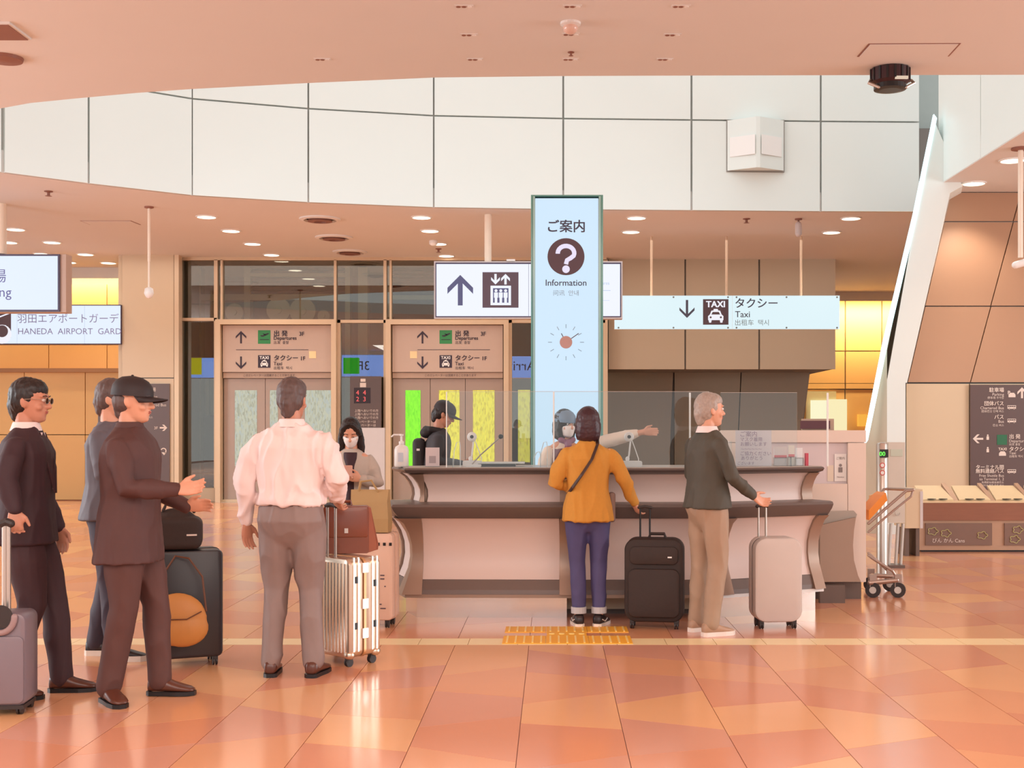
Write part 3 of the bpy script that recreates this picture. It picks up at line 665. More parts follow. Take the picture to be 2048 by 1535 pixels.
# hatches and grilles
def hatch(corners, label):
    pts = [(PX(x, cy(y)), cy(y)) for x, y in corners]
    cx_ = sum(p[0] for p in pts)/4; cyy = sum(p[1] for p in pts)/4
    t = thing('access_hatch', label, 'access hatch', (cx_, cyy, CZ))
    obj('joint_frame', prism(B(), [(x-cx_, y-cyy, -.004) for x, y in pts], (0, 0, .004)), m_slot, t)
    obj('hatch_panel', prism(B(), [((x-cx_)*.955, (y-cyy)*.94, -.008) for x, y in pts], (0, 0, .004)), m_ceil, t)
hatch([(1737, 87), (1922, 86), (1898, 112), (1714, 113)], 'square flush access hatch in the near ceiling by the black projector')
hatch([(160, 441), (262, 441), (282, 449), (180, 449)], 'pale flush access hatch in far ceiling left of the hanging camera pole')
for k, (px, py, r) in enumerate(((640, 437, .33), (668, 474, .33), (700, 503, .33))):
    yy = cy(py); t = thing('air_diffuser', 'round ceiling air diffuser left of centre, %s of the row of three' % ('front', 'middle', 'rearmost')[k], 'air vent', (PX(px, yy), yy, CZ), 0, 'round air diffusers')
    obj('outer_ring', lathe(B(), (0, 0, 0), [(r, 0), (r, -.02), (r*.8, -.035), (r*.75, 0)], 28), m_ceil, t)
    obj('inner_cone', lathe(B(), (0, 0, 0), [(r*.55, 0), (r*.6, -.05), (r*.3, -.06), (r*.25, 0)], 28), m_slot, t)
yy = cy(60); t = thing('square_diffuser', 'square dark air diffuser cut by the left edge of the near ceiling', 'air vent', (PX(-8, yy), yy, CZ))
obj('frame', box(B(), -.21, .21, -.22, .22, -.02, 0), m_ceil, t); obj('louvre_face', box(B(), -.19, .19, -.20, .20, -.026, -.018), m_slot, t)
yy = cy(115); t = thing('round_diffuser', 'round dark air diffuser cut by the left edge of the near ceiling', 'air vent', (PX(8, yy), yy, CZ))
obj('ring', lathe(B(), (0, 0, 0), [(.17, 0), (.16, -.03), (.03, -.04)], 26), m_slot, t)
# projector under near ceiling edge
yy = 11.78; c = Vector((PX(1780, yy), yy, PZ(158, yy)))
t = thing('spotlight_projector', 'black ribbed projector hanging under the near ceiling edge', 'projector', tuple(c))
m_pr = mat('projector_black', (.22, .10, .12), .4)
bm = B()
obj('body', lathe(bm, (0, 0, 0), [(.155, .105), (.18, .09), (.18, -.03), (.15, -.055)], 28), m_pr, t, smooth=False)
obj('lower_ring', lathe(B(), (0, 0, 0), [(.15, -.055), (.15, -.10), (.10, -.11)], 28), m_black, t)
for k in range(9):
    a = math.radians(180+k*22.5); obj('rib', box(B(), -.006, .006, -.01, .01, -.03, .09, Matrix.Translation((.182*math.cos(a), .182*math.sin(a), 0)) @ Matrix.Rotation(a, 4, 'Z')), m_black, t)
obj('lamp_window', box(B(), -.0, .12, -.185, -.16, -.045, -.02), mat('lamp_window_cream', (.95, .85, .75), .4, emit=.8), t)
for s in (-1, 1): obj('clamp', tube(B(), [(s*.19, -.03, -.02), (s*.215, -.05, -.05), (s*.13, -.09, -.10)], .014, 8), m_metal, t)
obj('stem', box(B(), -.03, .11, -.05, .05, .105, CZ-c.z), m_black, t)
# camera poles
def dome_cam(px, ytop, ybot, label):
    yy = cy(ytop); t = thing('security_camera', label, 'camera', (PX(px, yy), yy, CZ))
    L = CZ-PZ(ybot, yy); k = yy/F
    obj('ceiling_rose', lathe(B(), (0, 0, 0), [(9*k, 0), (9*k, -.02), (3*k, -.03)], 20), m_slot, t)
    obj('pole', tube(B(), [(0, 0, 0), (0, 0, -L*.62)], 2.8*k, 12, False), MATS['pole_ivory'], t)
    obj('lower_pole', tube(B(), [(0, 0, -L*.62), (0, 0, -L+.05)], 2.2*k, 12, False), MATS['pole_ivory'], t)
    obj('camera_head', lathe(B(), (0, 0, -L), [(3*k, .12), (8*k, .10), (9.5*k, .03), (8*k, -.0), (5*k, -.04), (1*k, -.05)], 20), m_white, t, smooth=True)
dome_cam(298, 413, 590, 'ivory pole camera hanging before the beige pier at left')
yy = 15.1; t = thing('pole_camera', 'white tilted camera on a long pole before the brown sloped wall', 'camera', (PX(2041, yy), yy, CZ))
L = CZ-PZ(515, yy); obj('ceiling_rose', lathe(B(), (0, 0, 0), [(.11, 0), (.11, -.02), (.03, -.03)], 20), m_slot, t)
obj('pole', tube(B(), [(0, 0, 0), (0, 0, -L)], .03, 12, False), MATS['pole_ivory'], t)
obj('camera_body', tube(B(), [(-.06, 0, -L-.09), (.14, 0, -L-.03)], .045, 14), m_white, t, smooth=True)
yy = cy(437); t = thing('bullet_camera', 'small pale spotlight fixed to far ceiling above the taxi sign', 'camera', (PX(1597, yy), yy, CZ))
obj('base', lathe(B(), (0, 0, 0), [(.06, 0), (.06, -.02)], 14), m_slot, t); obj('body', tube(B(), [(0, 0, -.1), (0, 0, -.24)], .055, 14), m_house, t); obj('stem', tube(B(), [(0, 0, 0), (0, 0, -.1)], .015, 8), m_slot, t)
yy = cy(500); t = thing('dome_camera', 'small white dome on far ceiling beside the elevator sign', 'camera', (PX(877, cy(497)), cy(497)-1.0, CZ))
obj('dome', ell(B(), (0, 0, -.03), (.08, .08, .07), 14), m_white, t, smooth=True)
# speaker box on the fascia
yy = 19.45; c = P(1510, 293, yy)
t = thing('speaker_cabinet', 'white wedge-fronted speaker cabinet on the upper fascia wall', 'speaker', (c.x, yy, c.z))
k = yy/F; W = 58*k; H = 52*k
obj('recess_frame', box(B(), -W, W, -.05, .04, -H, H), m_joint, t)
obj('cabinet', prism(B(), [(-W+.015, -.05, -H+.02), (W-.015, -.05, -H+.02), (0.03, -.30, -H+.02), (-0.03, -.30, -H+.02)], (0, 0, 2*H-.03)), m_fascia, t)
for z0, z1 in ((-.18, .12),):
    for s in (-1, 1):
        a, b = Vector((s*(W-.05), -.07, 0)), Vector((s*.05, -.305, 0)); n_ = Vector((0, -.012, 0))
        obj('grille_panel', prism(B(), [a+n_+Vector((0, 0, z0)), b+n_+Vector((0, 0, z0)), b+n_+Vector((0, 0, z1)), a+n_+Vector((0, 0, z1))], (0, .012, 0)), m_white, t)

# ================================================================== directory boards
m_pale = mat('board_print', (.90, .84, .80), .6)
def board(name, label, x0, x1, y0, y1, Y):
    t = thing(name, label, 'sign', (PX((x0+x1)/2, Y), Y, PZ(y1, Y)))
    obj('panel', rel(box(B(), PX(x0, Y), PX(x1, Y), Y, Y+.03, PZ(y1, Y), PZ(y0, Y)), t), m_dark, t)
    return t
YR2 = 17.24
t = board('directory_board', 'dark directory board with bus and taxi pictograms on the right beige wall', 1941, 2110, 769, 979, YR2)
Yt = YR2-.004
bm = B()
def rt(s, y, h, b=0): text_bm(bm, s, 2008, y, h, Yt, 'RIGHT', b)
rt('駐車場', 783, 10, .02); rt('Parking', 791, 8); rt('停车场 주차장', 797, 5.5)
rt('団体バス', 810, 10, .02); rt('Chartered Bus', 818, 8); rt('团体巴士 단체 버스', 824, 5.5)
rt('バス', 837, 10, .02); rt('Bus', 845, 8); rt('巴士 버스', 852, 5.5)
rt('ターミナル間', 937, 9.5, .02); rt('無料連絡バス', 945, 9.5, .02); rt('Free Shuttle Bus', 953, 7.5); rt('to Terminal 1, 2', 960, 7.5); rt('免费航站楼连接巴士', 966, 5); rt('터미널 연결 무료 버스', 972, 5)
text_bm(bm, '出 発', 2018, 876, 10, Yt, bold=.02); text_bm(bm, 'Departures', 2018, 884, 8, Yt); text_bm(bm, '出发 출발', 2018, 890, 5.5, Yt)
text_bm(bm, 'タクシー', 2018, 901, 10, Yt, bold=.02); text_bm(bm, 'Taxi', 2018, 908, 8, Yt); text_bm(bm, '出租车 택시', 2018, 914, 5.5, Yt)
text_bm(bm, 'TAXI', 2005, 900, 7.5, Yt, 'CENTER', .03); text_bm(bm, 'P', 2015, 788, 10, Yt, bold=.03)
obj('lettering', rel(bm, t), m_pale, t, kind='stuff')
bm = B(); arrow(bm, 1956, 877, 21, Yt, -90, t=.17); arrow(bm, 2044, 785, 22, Yt, 0, t=.17)
for cx_, cy_ in ((2024, 790), (2005, 907)):
    flat(bm, [(cx_-7, cy_+4), (cx_-7, cy_-1), (cx_-4, cy_-5), (cx_+4, cy_-5), (cx_+7, cy_-1), (cx_+7, cy_+4)], Yt)
for k, (yy_) in enumerate((810, 837, 938)): bus_icon(bm, 2015, yy_, 17, 7, Yt)
for y_ in (872, 897): frect(bm, 1973, 1978, y_, y_+7, Yt); circ(bm, 1975.5, y_-2, 1.8, Yt, 0, 8)
obj('pictograms', rel(bm, t), [m_pale, m_dark], t, kind='stuff')
obj('green_square', rel(frect(B(), 1994, 2014, 869, 889, Yt), t), mat('board_green', (.15, .42, .28), .5), t)
YL = YB-.46
t = board('directory_board', 'dark directory board on the beige pier beside the man in black cap', 196, 339, 767, 985, YL)
Yt = YL-.004
bm = B()
for s, y, h in (('駐車場', 782, 9), ('Parking', 790, 8), ('停车场 주차장', 796, 5), ('団体バス', 804, 9), ('Chartered Bus', 812, 8), ('バス', 822, 9), ('Bus', 830, 8), ('巴士 버스', 836, 5)):
    text_bm(bm, s, 285, y, h, Yt)
text_bm(bm, '3F', 308, 858, 8, Yt); text_bm(bm, 'TAXI', 283, 872, 7, Yt, bold=.03)
obj('lettering', rel(bm, t), m_pale, t, kind='stuff')
bm = B(); arrow(bm, 327, 855, 15, Yt, 90, t=.2); frect(bm, 302, 315, 900, 904, Yt)
for k in range(9):
    a0 = math.radians(200+k*25); a1 = math.radians(200+(k+1)*25)
    flat(bm, [(327+6*math.cos(a0), 901+6*math.sin(a0)), (327+6*math.cos(a1), 901+6*math.sin(a1)), (327+4*math.cos(a1), 901+4*math.sin(a1)), (327+4*math.cos(a0), 901+4*math.sin(a0))], Yt)
flat(bm, [(323, 904), (333, 904), (328, 910)], Yt)
obj('arrows', rel(bm, t), m_pale, t, kind='stuff')
# pale stand between lifts
Y = 15.5; t = thing('white_partition_stand', 'plain pale grey free-standing board behind the masked woman', 'board', (PX(740, Y), Y, 0))
obj('board', rel(box(B(), PX(712, Y), PX(769, Y), Y, Y+.05, .12, PZ(855, Y)), t), mat('stand_pale', (.84, .80, .78), .5), t)
for x in (718, 763): obj('foot', rel(box(B(), PX(x, Y)-.02, PX(x, Y)+.02, Y-.2, Y+.25, 0, .12), t), m_metal, t)

# ================================================================== information pillar
Y = 11.2; x0, x1 = 1062, 1206
t = thing('information_pillar', 'tall glowing pale blue glass pillar with question mark and clock behind the counter', 'pillar sign', (PX(1134, Y), Y, 0))
m_pg = mat('pillar_glow', (.80, .905, .985), emit=1.0); m_edge = mat('pillar_glass_edge', (.38, .62, .58), .15, var=.05); m_edge2 = mat('pillar_edge_pale', (.62, .80, .78), .15)
zt = PZ(393, Y)
obj('core', rel(box(B(), PX(x0+8, Y), PX(x1-8, Y), Y+.01, Y+.56, 0, zt-.02), t), m_house, t)
obj('lit_front', rel(box(B(), PX(x0+8.5, Y), PX(x1-9.5, Y), Y-.0, Y+.008, .05, zt-.015), t), m_pg, t)
for a, b, mm in ((x0, x0+3.5, m_edge), (x0+4, x0+8, m_edge2), (x1-8.5, x1-4.5, m_edge2), (x1-4, x1, m_edge)):
    obj('glass_edge', rel(box(B(), PX(a, Y), PX(b, Y), Y-.02, Y+.5, 0, zt), t), mm, t)
obj('top_cap', rel(box(B(), PX(x0, Y), PX(x1, Y), Y-.02, Y+.56, zt, zt+.012), t), m_edge, t)
Yt = Y-.006
bm = B(); text_bm(bm, 'ご案内', 1132, 462, 26.5, Yt, 'CENTER', .018); text_bm(bm, 'Information', 1132, 571, 17.6, Yt, 'CENTER', .008)
obj('lettering', rel(bm, t), mat('pillar_ink', (.27, .27, .36), .6), t, kind='stuff')
bm = B(); text_bm(bm, '问讯  안내', 1132, 590, 12, Yt, 'CENTER'); obj('small_lettering', rel(bm, t), mat('pillar_ink_pale', (.55, .66, .74), .6), t, kind='stuff')
obj('pictogram_disc', rel(circ(B(), 1132, 513, 37, Yt, 0, 48), t), m_pic, t)
bm = B()
arc = [(-16.5, -7)]+[(16.5*math.cos(math.radians(a)), -8+14.5*math.sin(math.radians(a))) for a in range(185, 395, 15)]+[(9, 2), (2, 6), (0, 14)]
LW = [4.6]*len(arc); ol, orr = [], []
for i_, (ax, ay) in enumerate(arc):
    bx_, by_ = arc[min(i_+1, len(arc)-1)]; cx0, cy0 = arc[max(i_-1, 0)]; dd = Vector((bx_-cx0, by_-cy0)).normalized(); ol.append((ax-dd.y*4.4, ay+dd.x*4.4)); orr.append((ax+dd.y*4.4, ay-dd.x*4.4))
for i_ in range(len(arc)-1): flat(bm, [(1132+a_, 514+b_) for a_, b_ in (ol[i_], ol[i_+1], orr[i_+1], orr[i_])], Yt-.006)
circ(bm, 1132, 538, 5.6+2, Yt-.006, 0, 24)
obj('question_mark', rel(bm, t), mat('icon_lilac', (.93, .90, 1), emit=.95), t, kind='stuff')
ck = thing('wall_clock', 'round copper clock with twelve ticks on the glowing pillar', 'clock', tuple(P(1132, 684, Yt)))
obj('hub', rel(circ(B(), 1132, 684, 12.5, Yt-.01, 0, 32, .008), ck), mat('clock_copper', (.66, .50, .46), .3, .5, var=.2, scale=3), ck)
for h in range(12):
    a = math.radians(h*30); r0, r1 = 28, 36; d = (math.sin(a), -math.cos(a)); n_ = (d[1]*.6, -d[0]*.6)
    obj('tick', rel(flat(B(), [(1132+d[0]*r0+n_[0], 684+d[1]*r0+n_[1]), (1132+d[0]*r1+n_[0], 684+d[1]*r1+n_[1]), (1132+d[0]*r1-n_[0], 684+d[1]*r1-n_[1]), (1132+d[0]*r0-n_[0], 684+d[1]*r0-n_[1])], Yt-.003), ck), MATS['pillar_ink_pale'], ck)
for nm, ang, r1 in (('minute_hand', 55, 31), ('hour_hand', -28, 20)):
    a = math.radians(ang); d = (math.sin(a), -math.cos(a)); n_ = (d[1]*.8, -d[0]*.8)
    obj(nm, rel(flat(B(), [(1132+n_[0], 684+n_[1]), (1132+d[0]*r1+n_[0], 684+d[1]*r1+n_[1]), (1132+d[0]*r1-n_[0], 684+d[1]*r1-n_[1]), (1132-n_[0], 684-n_[1])], Yt-.006), ck), m_pic, ck)

# ================================================================== information counter
m_top = mat('counter_edge_dark', (.43, .385, .37), .35, .2, var=.03)
m_top2 = mat('counter_top_grey', (.66, .62, .58), .3)
m_face = mat('counter_face', (.88, .80, .77), .4, var=.015, scale=1.5)
m_bronze = mat('counter_bronze', (.64, .54, .475), .35, .3, var=.03)
m_band = mat('counter_kick_band', (.42, .35, .32), .4, .1)
m_plinth = mat('counter_plinth_steel', (.86, .80, .76), .22, .85, var=.04)
ct = thing('information_counter', 'long angular information counter with curved pale panels, dark ledges and bronze fins', 'counter', (0, 9.8, 0))
PT = [Vector(p) for p in ((-1.17, 9.97), (-1.045, 9.62), (.11, 9.60), (1.27, 9.60), (2.10, 9.99))]
def miters(pts):
    out = []
    ns = []
    for a, b in zip(pts, pts[1:]):
        d = (b-a).normalized(); ns.append(Vector((d.y, -d.x)))     # outward = towards the viewer
    for i in range(len(pts)):
        if i == 0: out.append(ns[0])
        elif i == len(pts)-1: out.append(ns[-1])
        else:
            m = (ns[i-1]+ns[i]).normalized(); out.append(m/max(.4, m.dot(ns[i])))
    return out, ns
MI, NS = miters(PT)
def pt(i, o, z): v = PT[i]+MI[i]*o; return Vector((v.x, v.y-9.8, z))
def sweep(prof, i0=0, i1=4): return loft(B(), [[pt(i, o, z) for o, z in prof] for i in range(i0, i1+1)])
def seg(prof, i, t0, t1):
    """closed profile swept along a fraction of segment i"""
    return loft(B(), [[pt(i, o, z).lerp(pt(i+1, o, z), t) for o, z in prof] for t in (t0, t1)])
obj('countertop', sweep([(-.62, 1.112), (.02, 1.098), (.10, 1.118), (.118, 1.137), (.105, 1.149), (-.62, 1.149)]), m_top, ct, smooth='auto')
obj('countertop_surface', sweep([(-.61, 1.1495), (.09, 1.1495), (.085, 1.155), (-.61, 1.155)]), m_top2, ct)
obj('ledge', sweep([(-.05, .772), (.16, .772), (.215, .83), (.232, .862), (.222, .880), (.19, .886), (-.05, .886)]), m_top, ct, smooth='auto')
lowc = [(.105, .225), (.07, .30), (.035, .38), (.018, .47), (.022, .56), (.05, .65), (.10, .73), (.15, .775)]
upc = [(-.05, .885), (-.062, .93), (-.058, .98), (-.035, 1.03), (.0, 1.075), (.04, 1.102)]
for i in range(4):
    L = (PT[i+1]-PT[i]).length; e = .05/L; e0 = e; e1 = e
    if i == 3: e1 = .10/L
    if i == 1: e0 = .04/L; e1 = .055/L
    nm = 'panel'
    obj('lower_panel', seg([(o, z) for o, z in lowc if z > .29]+[(-.04, .775), (-.04, .30)], i, e0, 1-e1), m_face, ct, smooth='auto')
    obj('kick_band', seg([(.115, .192), (.108, .225), (.078, .298), (-.04, .298), (-.04, .192)], i, e0*.9, 1-e1*.9), m_band, ct)
    obj('upper_panel', seg(upc+[(-.10, 1.102), (-.10, .885)], i, e0, 1-e1), m_face, ct, smooth='auto')
    po = -.22 if i == 2 else 0
    obj('base_lip', seg([(.11, .165), (.11, .191), (-.04+po, .191), (-.04+po, .165)], i, 0 if i else .05, 1), m_bronze if i in (0, 1, 2) else m_white, ct)
    obj('plinth', seg([(po, 0), (po, .165), (-.30+po, .165), (-.30+po, 0)], i, .0, 1), m_plinth if i != 2 else m_band, ct)
# fins at the corners
def fin(i, w, outer=.035, t=None):
    a = PT[i]
    dirs = []
    if i > 0: dirs.append((PT[i-1]-a).normalized()*w)
    if i < 4: dirs.append((PT[i+1]-a).normalized()*w)
    if len(dirs) == 1: dirs.insert(0 if i == 0 else 1, Vector((0, 0)))
    for nm, curve, back in (('lower_fin', [(.118, .192)]+lowc[1:-1]+[(.16, .772)], -.06), ('upper_fin', upc, -.12)):
        prof = [(o+outer*.6, z) for o, z in curve]+[(back, curve[-1][1]), (back, curve[0][1])]
        rings = []
        n0 = NS[max(i-1, 0)]; n1 = NS[min(i, 3)]
        def ring(d, n, mi_=False):
            out = []
            for o, z in prof:
                v = a+(MI[i] if mi_ else n)*o+d; out.append(Vector((v.x, v.y-9.8, z)))
            return out
        if i == 0: rings = [ring(Vector((0, 0)), n1), ring(dirs[1], n1)]
        elif i == 4: rings = [ring(dirs[0], n0), ring(Vector((0, 0)), n0)]
        else: rings = [ring(dirs[0], n0), ring(Vector((0, 0)), n0, True), ring(dirs[1], n1)]
        obj(nm, loft(B(), rings), m_bronze, ct, smooth='auto')
fin(0, .04); fin(1, .055); fin(2, .055); fin(3, .06); fin(4, .10)
# inner body and staff side
obj('inner_body', loft(B(), [[pt(i, o, z) for o, z in [(-.12, .05), (-.12, 1.10), (-.30, 1.10), (-.30, .05)]] for i in range(5)]), m_beige2, ct)

# white cabinet at the right rear with a poster recess
Y = 10.62; t = thing('service_cabinet', 'pale free-standing cabinet with recessed notice behind the right end of counter', 'cabinet', (2.0, Y, 0))
m_cab = mat('cabinet_pale', (.90, .83, .78), .45, var=.015)
X1 = PX(1732, Y); XL = PX(1442, Y)
def cb(a, b, c, d, ya, yb): return rel(box(B(), PX(a, Y), PX(b, Y), Y+ya, Y+yb, PZ(d, Y), PZ(c, Y)), t)
obj('body', rel(box(B(), XL, X1, Y+.06, Y+.7, .14, PZ(862, Y)), t), m_cab, t)
obj('front_panel', cb(1442, 1732, 860, 884, 0, .06), m_cab, t); obj('front_panel', cb(1696, 1732, 885, 1163, 0, .06), m_cab, t); obj('front_panel', cb(1442, 1695, 967, 1163, 0, .06), m_cab, t); obj('front_panel', cb(1442, 1540, 885, 966, 0, .06), m_cab, t)
obj('recess_back', cb(1540, 1696, 884, 967, .045, .06), mat('recess_lilac', (.86, .81, .82), .4), t)
obj('kick', rel(box(B(), XL+.05, X1-.03, Y+.04, Y+.6, 0, .14), t), m_band, t)
nt_ = thing('notice', 'small white notice with lock pictogram inside the cabinet recess', 'notice', tuple(P(1682, 962, Y+.03)))
obj('sheet', rel(frect(B(), 1669, 1693, 907, 962, Y+.035), nt_), m_white, nt_)
bm = B(); text_bm(bm, 'ご案内', 1681, 918, 6, Y+.03, 'CENTER'); text_bm(bm, 'Notice', 1681, 955, 5, Y+.03, 'CENTER')
frect(bm, 1677, 1685, 934, 944, Y+.03); circ(bm, 1681, 930, 3, Y+.03, 0, 12)
obj('print', rel(bm, nt_), mat('print_grey', (.55, .52, .52), .6), nt_, kind='stuff')
tag(obj('plain_card', frect(B(), 1655, 1667, 930, 962, Y+.04, 0, .004), mat('card_cream', (.90, .85, .78), .6)), 'blank cream card inside the cabinet recess left of the notice', 'card')
# return ledge of the counter seen past its right end
rl = thing('side_counter', 'short taupe return ledge with curved fin against the cabinet front', 'counter', (0, Y, 0))
def q(px, py, yy_): v = P(px, py, yy_); v.y -= Y; return v
obj('ledge', prism(B(), [q(1645, 1028, 10.44), q(1650, 1022, 10.44), q(1708, 1021, 10.44), q(1714, 1028, 10.44), q(1711, 1038, 10.44), q(1662, 1050, 10.44), q(1640, 1052, 10.44)], (0, .05, 0)), m_top2, rl)
obj('fin', prism(B(), [q(x, y, 10.40) for x, y in ((1640, 1050), (1712, 1034), (1708, 1060), (1706, 1090), (1708, 1120), (1716, 1150), (1722, 1163), (1640, 1163))], (0, .08, 0)), m_bronze, rl)
obj('foot', rel(box(B(), PX(1640, 10.4), PX(1690, 10.4), 10.4, 10.46, 0, .15), rl), m_band, rl)
# burgundy box on the cabinet
bt = thing('document_tray', 'burgundy open tray box on top of the pale cabinet', 'tray', tuple(P(1637, 860, Y+.2)))
obj('back_wall', rel(box(B(), PX(1604, Y+.2), PX(1668, Y+.2), Y+.2, Y+.23, PZ(860, Y+.2)+.0, PZ(837, Y+.2)), bt), mat('tray_frame', (.72, .62, .54), .4), bt)
obj('front', rel(box(B(), PX(1604, Y+.1), PX(1664, Y+.1), Y+.17, Y+.199, PZ(857, Y+.2), PZ(841, Y+.2)), bt), mat('tray_burgundy', (.34, .16, .20), .35), bt)
# ================================================================== things on the counter
CT = 1.155
def on(px, Y): return PX(px, Y)
Y = 9.72
t = thing('sanitizer_bottle', 'white pump bottle of hand sanitizer on the left end of counter', 'bottle', (on(803, Y), Y, CT))
obj('body', lathe(B(), (0, 0, 0), [(.052, 0), (.056, .01), (.056, .13), (.048, .155), (.022, .17), (.018, .178)], 24), m_white, t, smooth=True)
obj('pump', lathe(B(), (0, 0, .178), [(.021, 0), (.021, .018), (.009, .022), (.008, .06), (.016, .062), (.016, .075)], 16), m_white, t)
obj('nozzle', tube(B(), [(0, 0, .248), (-.06, 0, .248), (-.075, 0, .235)], .007, 8), m_white, t)
obj('label_print', box(B(), -.02, .02, -.0575, -.0565, .04, .11), mat('label_bluegrey', (.80, .84, .90), .5), t)
for px, YY, lab in ((865, 9.66, 'small pale card stand on the counter left of the webcam'), (1432, 9.68, 'small pale card stand on the counter between two clear screens')):
    t = thing('card_stand', lab, 'card stand', (on(px, YY), YY, CT))
    obj('card', box(B(), -.054, .054, 0, .004, .005, .150), mat('card_lilac', (.84, .79, .80), .5), t)
    obj('print_block', box(B(), -.026, .026, -.002, -.0002, .03, .085), mat('card_grey_block', (.66, .62, .64), .6), t)
    obj('foot', box(B(), -.054, .054, -.01, .05, 0, .006), m_acryl, t)
def screen(x0, x1, ytop, Y, label, posts=True, base=CT):
    t = thing('acrylic_screen', label, 'screen', (PX((x0+x1)/2, Y), Y, base))
    h = PZ(ytop, Y)-base; w_ = (PX(x1, Y)-PX(x0, Y))/2
    obj('sheet', box(B(), -w_, w_, -.0025, .0025, .0, h), m_acryl, t)
    e = mat('acrylic_edge', (.93, .95, .95), .15)
    for s in (-1, 1): obj('edge', box(B(), s*w_-.004, s*w_+.004, -.004, .004, 0, h), e, t)
    obj('top_edge', box(B(), -w_, w_, -.002, .002, h, h+.003), mat('acrylic_edge_soft', (.75, .72, .68), .2), t)
    for s in (-1, 1): obj('foot', box(B(), s*(w_-.05)-.003, s*(w_-.05)+.003, -.025, .025, 0, .07), m_acryl, t)
    return t
screen(893, 1107, 783, 9.55, 'clear acrylic screen on the counter left of the yellow-sweater woman')
screen(1108, 1417, 783, 9.56, 'wide clear acrylic screen in the middle of the counter behind the yellow sweater')
t = screen(1441, 1594, 785, 9.86, 'clear acrylic screen with bright white edges on the right end of counter')
for ch in t.children:
    if ch.name.startswith('edge'): ch.scale = (1.8, 1.5, 1)
def webcam(px, pyh, Y, label, basew):
    t = thing('webcam', label, 'webcam', (PX(px, Y), Y, CT)); h = PZ(pyh, Y)-CT
    obj('base_box', rbox(B(), -basew, basew, -.05, .05, .0, .045, .012, 4), m_white, t)
    obj('stem', tube(B(), [(-.01, 0, .045), (.0, 0, .09), (.012, 0, h-.03)], .0065, 8), m_white, t)
    obj('ball_clamp', ell(B(), (-.012, 0, .06), (.016, .016, .02), 12), m_white, t, smooth=True)
    hd = obj('head', lathe(B(), (0.0, -.012, h), [(.012, -.014), (.034, -.012), (.038, 0), (.034, .016), (.012, .02)], 24, axis='y'), m_white, t, smooth=True)
    obj('lens', lathe(B(), (0, -.016, h), [(.013, -.014), (.015, -.008)], 16, axis='y'), m_black, hd)
    obj('cable', tube(B(), [(.02, 0, h-.02), (.05, .01, h-.1), (.075, .01, .06), (.07, .01, .0)], .0035, 6), m_white, t)
webcam(944, 873, 9.82, 'white round-headed webcam on a box, left part of the counter', .07)
webcam(1258, 873, 9.75, 'white round-headed webcam on a box behind the yellow-sweater woman, right side', .10)
Y = 9.7; t = thing('desk_microphone', 'gooseneck desk microphone with black tip on white stand', 'microphone', (PX(945, Y)+.02, 9.67, CT))
obj('base', rbox(B(), -.07, .05, -.04, .04, 0, .02, .008, 3), m_white, t)
obj('neck', tube(B(), [(-.02, 0, .02), (.04, 0, .09), (.12, 0, .16), (.19, 0, .225)], .005, 8), m_metal, t)
obj('tip', ell(B(), (.20, 0, .235), (.019, .019, .019), 12), m_black, t, smooth=True)
Y = 9.81; t = thing('document_tray', 'low dark tray with grey lid on the counter beside pillar', 'tray', (PX(998, Y), Y, CT))
obj('tray', box(B(), -.16, .13, -.06, .10, 0, .022), m_black, t); obj('lid', box(B(), -.16, .20, -.02, .16, .022, .034), m_metal, t)
Y = 9.75; t = thing('spray_bottle', 'translucent pale blue bottle on counter by the olive-jacket man', 'bottle', (PX(1401, Y), Y, CT))
obj('body', lathe(B(), (0, 0, 0), [(.040, 0), (.044, .02), (.044, .08), (.034, .14), (.018, .185), (.012, .19)], 20), mat('bottle_blue', (.66, .76, .90), .15), t, smooth=True)
t = thing('low_screen', 'small clear divider standing beside the pale card stand on counter', 'screen', (PX(1457, 9.7), 9.7, CT))
obj('sheet', box(B(), -.025, .025, -.002, .002, 0, .2), m_acryl, t); obj('edge', box(B(), -.002, .002, -.004, -.001, 0, .2), MATS['acrylic_edge'], t)
for px_, hh in ((916, .20), (1076, .12), (1090, .2)):
    tt = thing('name_plate_holder', 'curved clear plate holder on counter, %s' % {916: 'between card stand and webcam', 1076: 'first one under the pillar', 1090: 'by the staff member'}[px_], 'holder', (PX(px_, 9.61), 9.61, CT))
    obj('bent_sheet', tube(B(), [(-.035, 0, 0), (-.03, 0, hh*.6), (-.01, 0, hh*.95), (.012, 0, hh*.98), (.018, 0, hh*.8), (.018, 0, 0)], .0028, 6, False), MATS['acrylic_edge'], tt)
